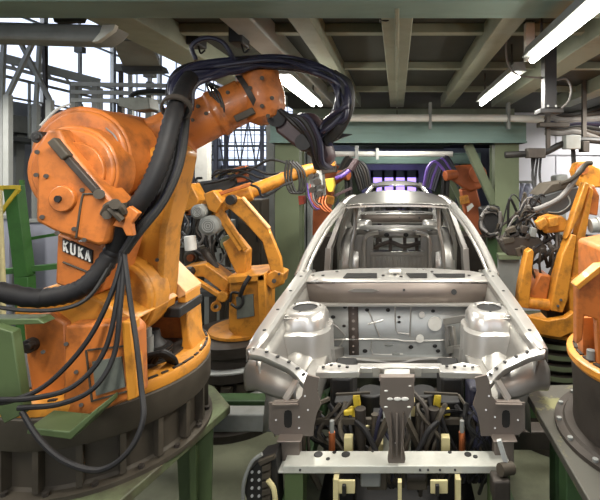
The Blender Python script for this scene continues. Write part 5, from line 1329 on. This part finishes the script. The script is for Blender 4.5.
MB().b2((-.5, 2.6, .0), (.5, 3.3, .2)).build('pump_tray', 'black', fx, bevel=.01)
MB().box((-.13, 2.2, .78), (.1, .08, .08)).build('valve_block', 'grey', fx, bevel=.008)
MB().cyl((.05, 2.18, .79), (.14, 2.18, .79), .03, n=16).build('valve_cylinder', 'iron', fx)
MB().box((0, 3.2, .4), (.9, .3, .5)).build('lift_table', 'iron', fx, bevel=.02)
for s in (-1, 1): MB().bar((s * .4, 2.9, .6), (s * .1, 3.3, .3), .06, .05).build('scissor_arm', 'iron_brown', fx)
# plug block on the floor stand, left of the fixture
t = thing('plug_connector', 'black multi pin plug block with pale frame, bottom left of the fixture', 'connector', (-.66, 2.12, 0))
m = MB(); m.ppx([(248, 473), (262, 458), (276, 455), (279, 510), (250, 512), (244, 492)], 2.1, 2.2); pb = m.build('plug_body', 'black', t, bevel=.006)
m = MB(); m.ppx([(258, 462), (274, 456), (275, 459), (260, 466)], 2.08, 2.1); m.build('plug_rim', 'iron_brown', t)
m = MB()
for i in range(4):
    for j in range(2): m.cyl(P(252 + 7 * j, 472 + 8 * i, 2.1), P(252 + 7 * j, 472 + 8 * i, 2.09), .007, n=10)
build_each(m, 'pin', 'grey', pb)
m = MB()
for i in range(5): m.ppx([(262, 467 + 8 * i), (270, 464 + 8 * i), (270, 470 + 8 * i), (262, 472 + 8 * i)], 2.08, 2.1)
build_each(m, 'contact', 'iron_brown', pb)
MB().tube([P(x, y, 2.08) for x, y in ((243, 505), (244, 482), (252, 462), (262, 454))], .009, n=7).build('frame_wire', 'grey', t)
MB().tube([P(x, y, 2.07) for x, y in ((268, 480), (274, 490), (276, 515))], .012, n=7).build('lead', 'cream', t)
q = P(262, 510, 2.15); MB().b2((q.x - .05, 2.1, 0), (q.x + .05, 2.2, q.z + .02)).build('stand', 'iron', t)
m = MB(); m.ppx([(272, 455), (282, 420), (284, 500), (276, 512)], 2.26, 2.28); tag(m.build('guard_sheet', 'iron'), 'dark thin guard sheet standing between plug block and green post', 'guard') if False else None
for k in range(26):
    x = random.uniform(-.46, .46)
    MB().tube([(x, 2.36, random.uniform(.55, .7)), (x + random.uniform(-.08, .08), 2.33, .8), (x + random.uniform(-.1, .1), 2.38, random.uniform(.88, 1.0)), (x + random.uniform(-.12, .12), 2.5, random.uniform(.9, 1.05))], random.uniform(.008, .016), n=6).build('fixture_hose', random.choice(['black', 'rubber', 'navy', 'iron', 'iron_brown']), fx)
for k in range(14):
    x, z = random.uniform(-.44, .44), random.uniform(.6, .95)
    MB().box((x, 2.45 + random.random() * .1, z), (random.uniform(.03, .09), .06, random.uniform(.03, .1))).build('valve_block', random.choice(['iron', 'iron_brown', 'black', 'grey', 'cream']), fx, bevel=.005)
# bracket with pulley right of the fixture
t = thing('tensioner', 'grey tensioner lever and roller right of the front crossmember', 'tensioner', (.52, 2.1, 0))
MB().bar(P(499, 440, 2.06), P(507, 466, 2.05), .02, .02).build('lever', 'light_grey', t)
MB().cyl(P(500, 470, 2.02), P(512, 468, 2.05), .028, n=14).build('roller', 'iron_brown', t)
MB().box(P(500, 486, 2.03), (.08, .08, .1)).build('body', 'iron', t, bevel=.01)
q = P(500, 498, 2.03); MB().b2((q.x - .03, 2.0, 0), (q.x + .03, 2.06, q.z + .03)).build('stand', 'iron', t)
WORLD, EXPOSURE = 1.8, 0.22
# ------------------------------------------------------------------ camera, world, colour management
cam = bpy.data.cameras.new('camera'); co = bpy.data.objects.new('camera', cam); C.objects.link(co)
co.location = (0, 0, H); co.rotation_euler = (PI / 2, 0, 0)
cam.sensor_fit = 'HORIZONTAL'; cam.sensor_width = 36.0
cam.lens = 36.0 * F / 600.0
cam.shift_x = (300 - CX) / 600.0
cam.shift_y = -(250 - CY) / 600.0
cam.clip_start = 0.05; cam.clip_end = 200
sc = bpy.context.scene
sc.camera = co
w = bpy.data.worlds.new('overcast sky'); sc.world = w; w.use_nodes = True
bg = w.node_tree.nodes['Background']
bg.inputs['Color'].default_value = (0.86, 0.9, 1.0, 1); bg.inputs['Strength'].default_value = WORLD
sc.view_settings.view_transform = 'Standard'
sc.view_settings.look = 'None'
sc.view_settings.exposure = EXPOSURE
sc.view_settings.gamma = 1
sc.view_settings.use_curve_mapping = False
sc.cycles.use_denoising = True
sc.cycles.max_bounces = 6
sc.cycles.sample_clamp_indirect = 4
for o in sc.objects:
    if '_w' in o: del o['_w']
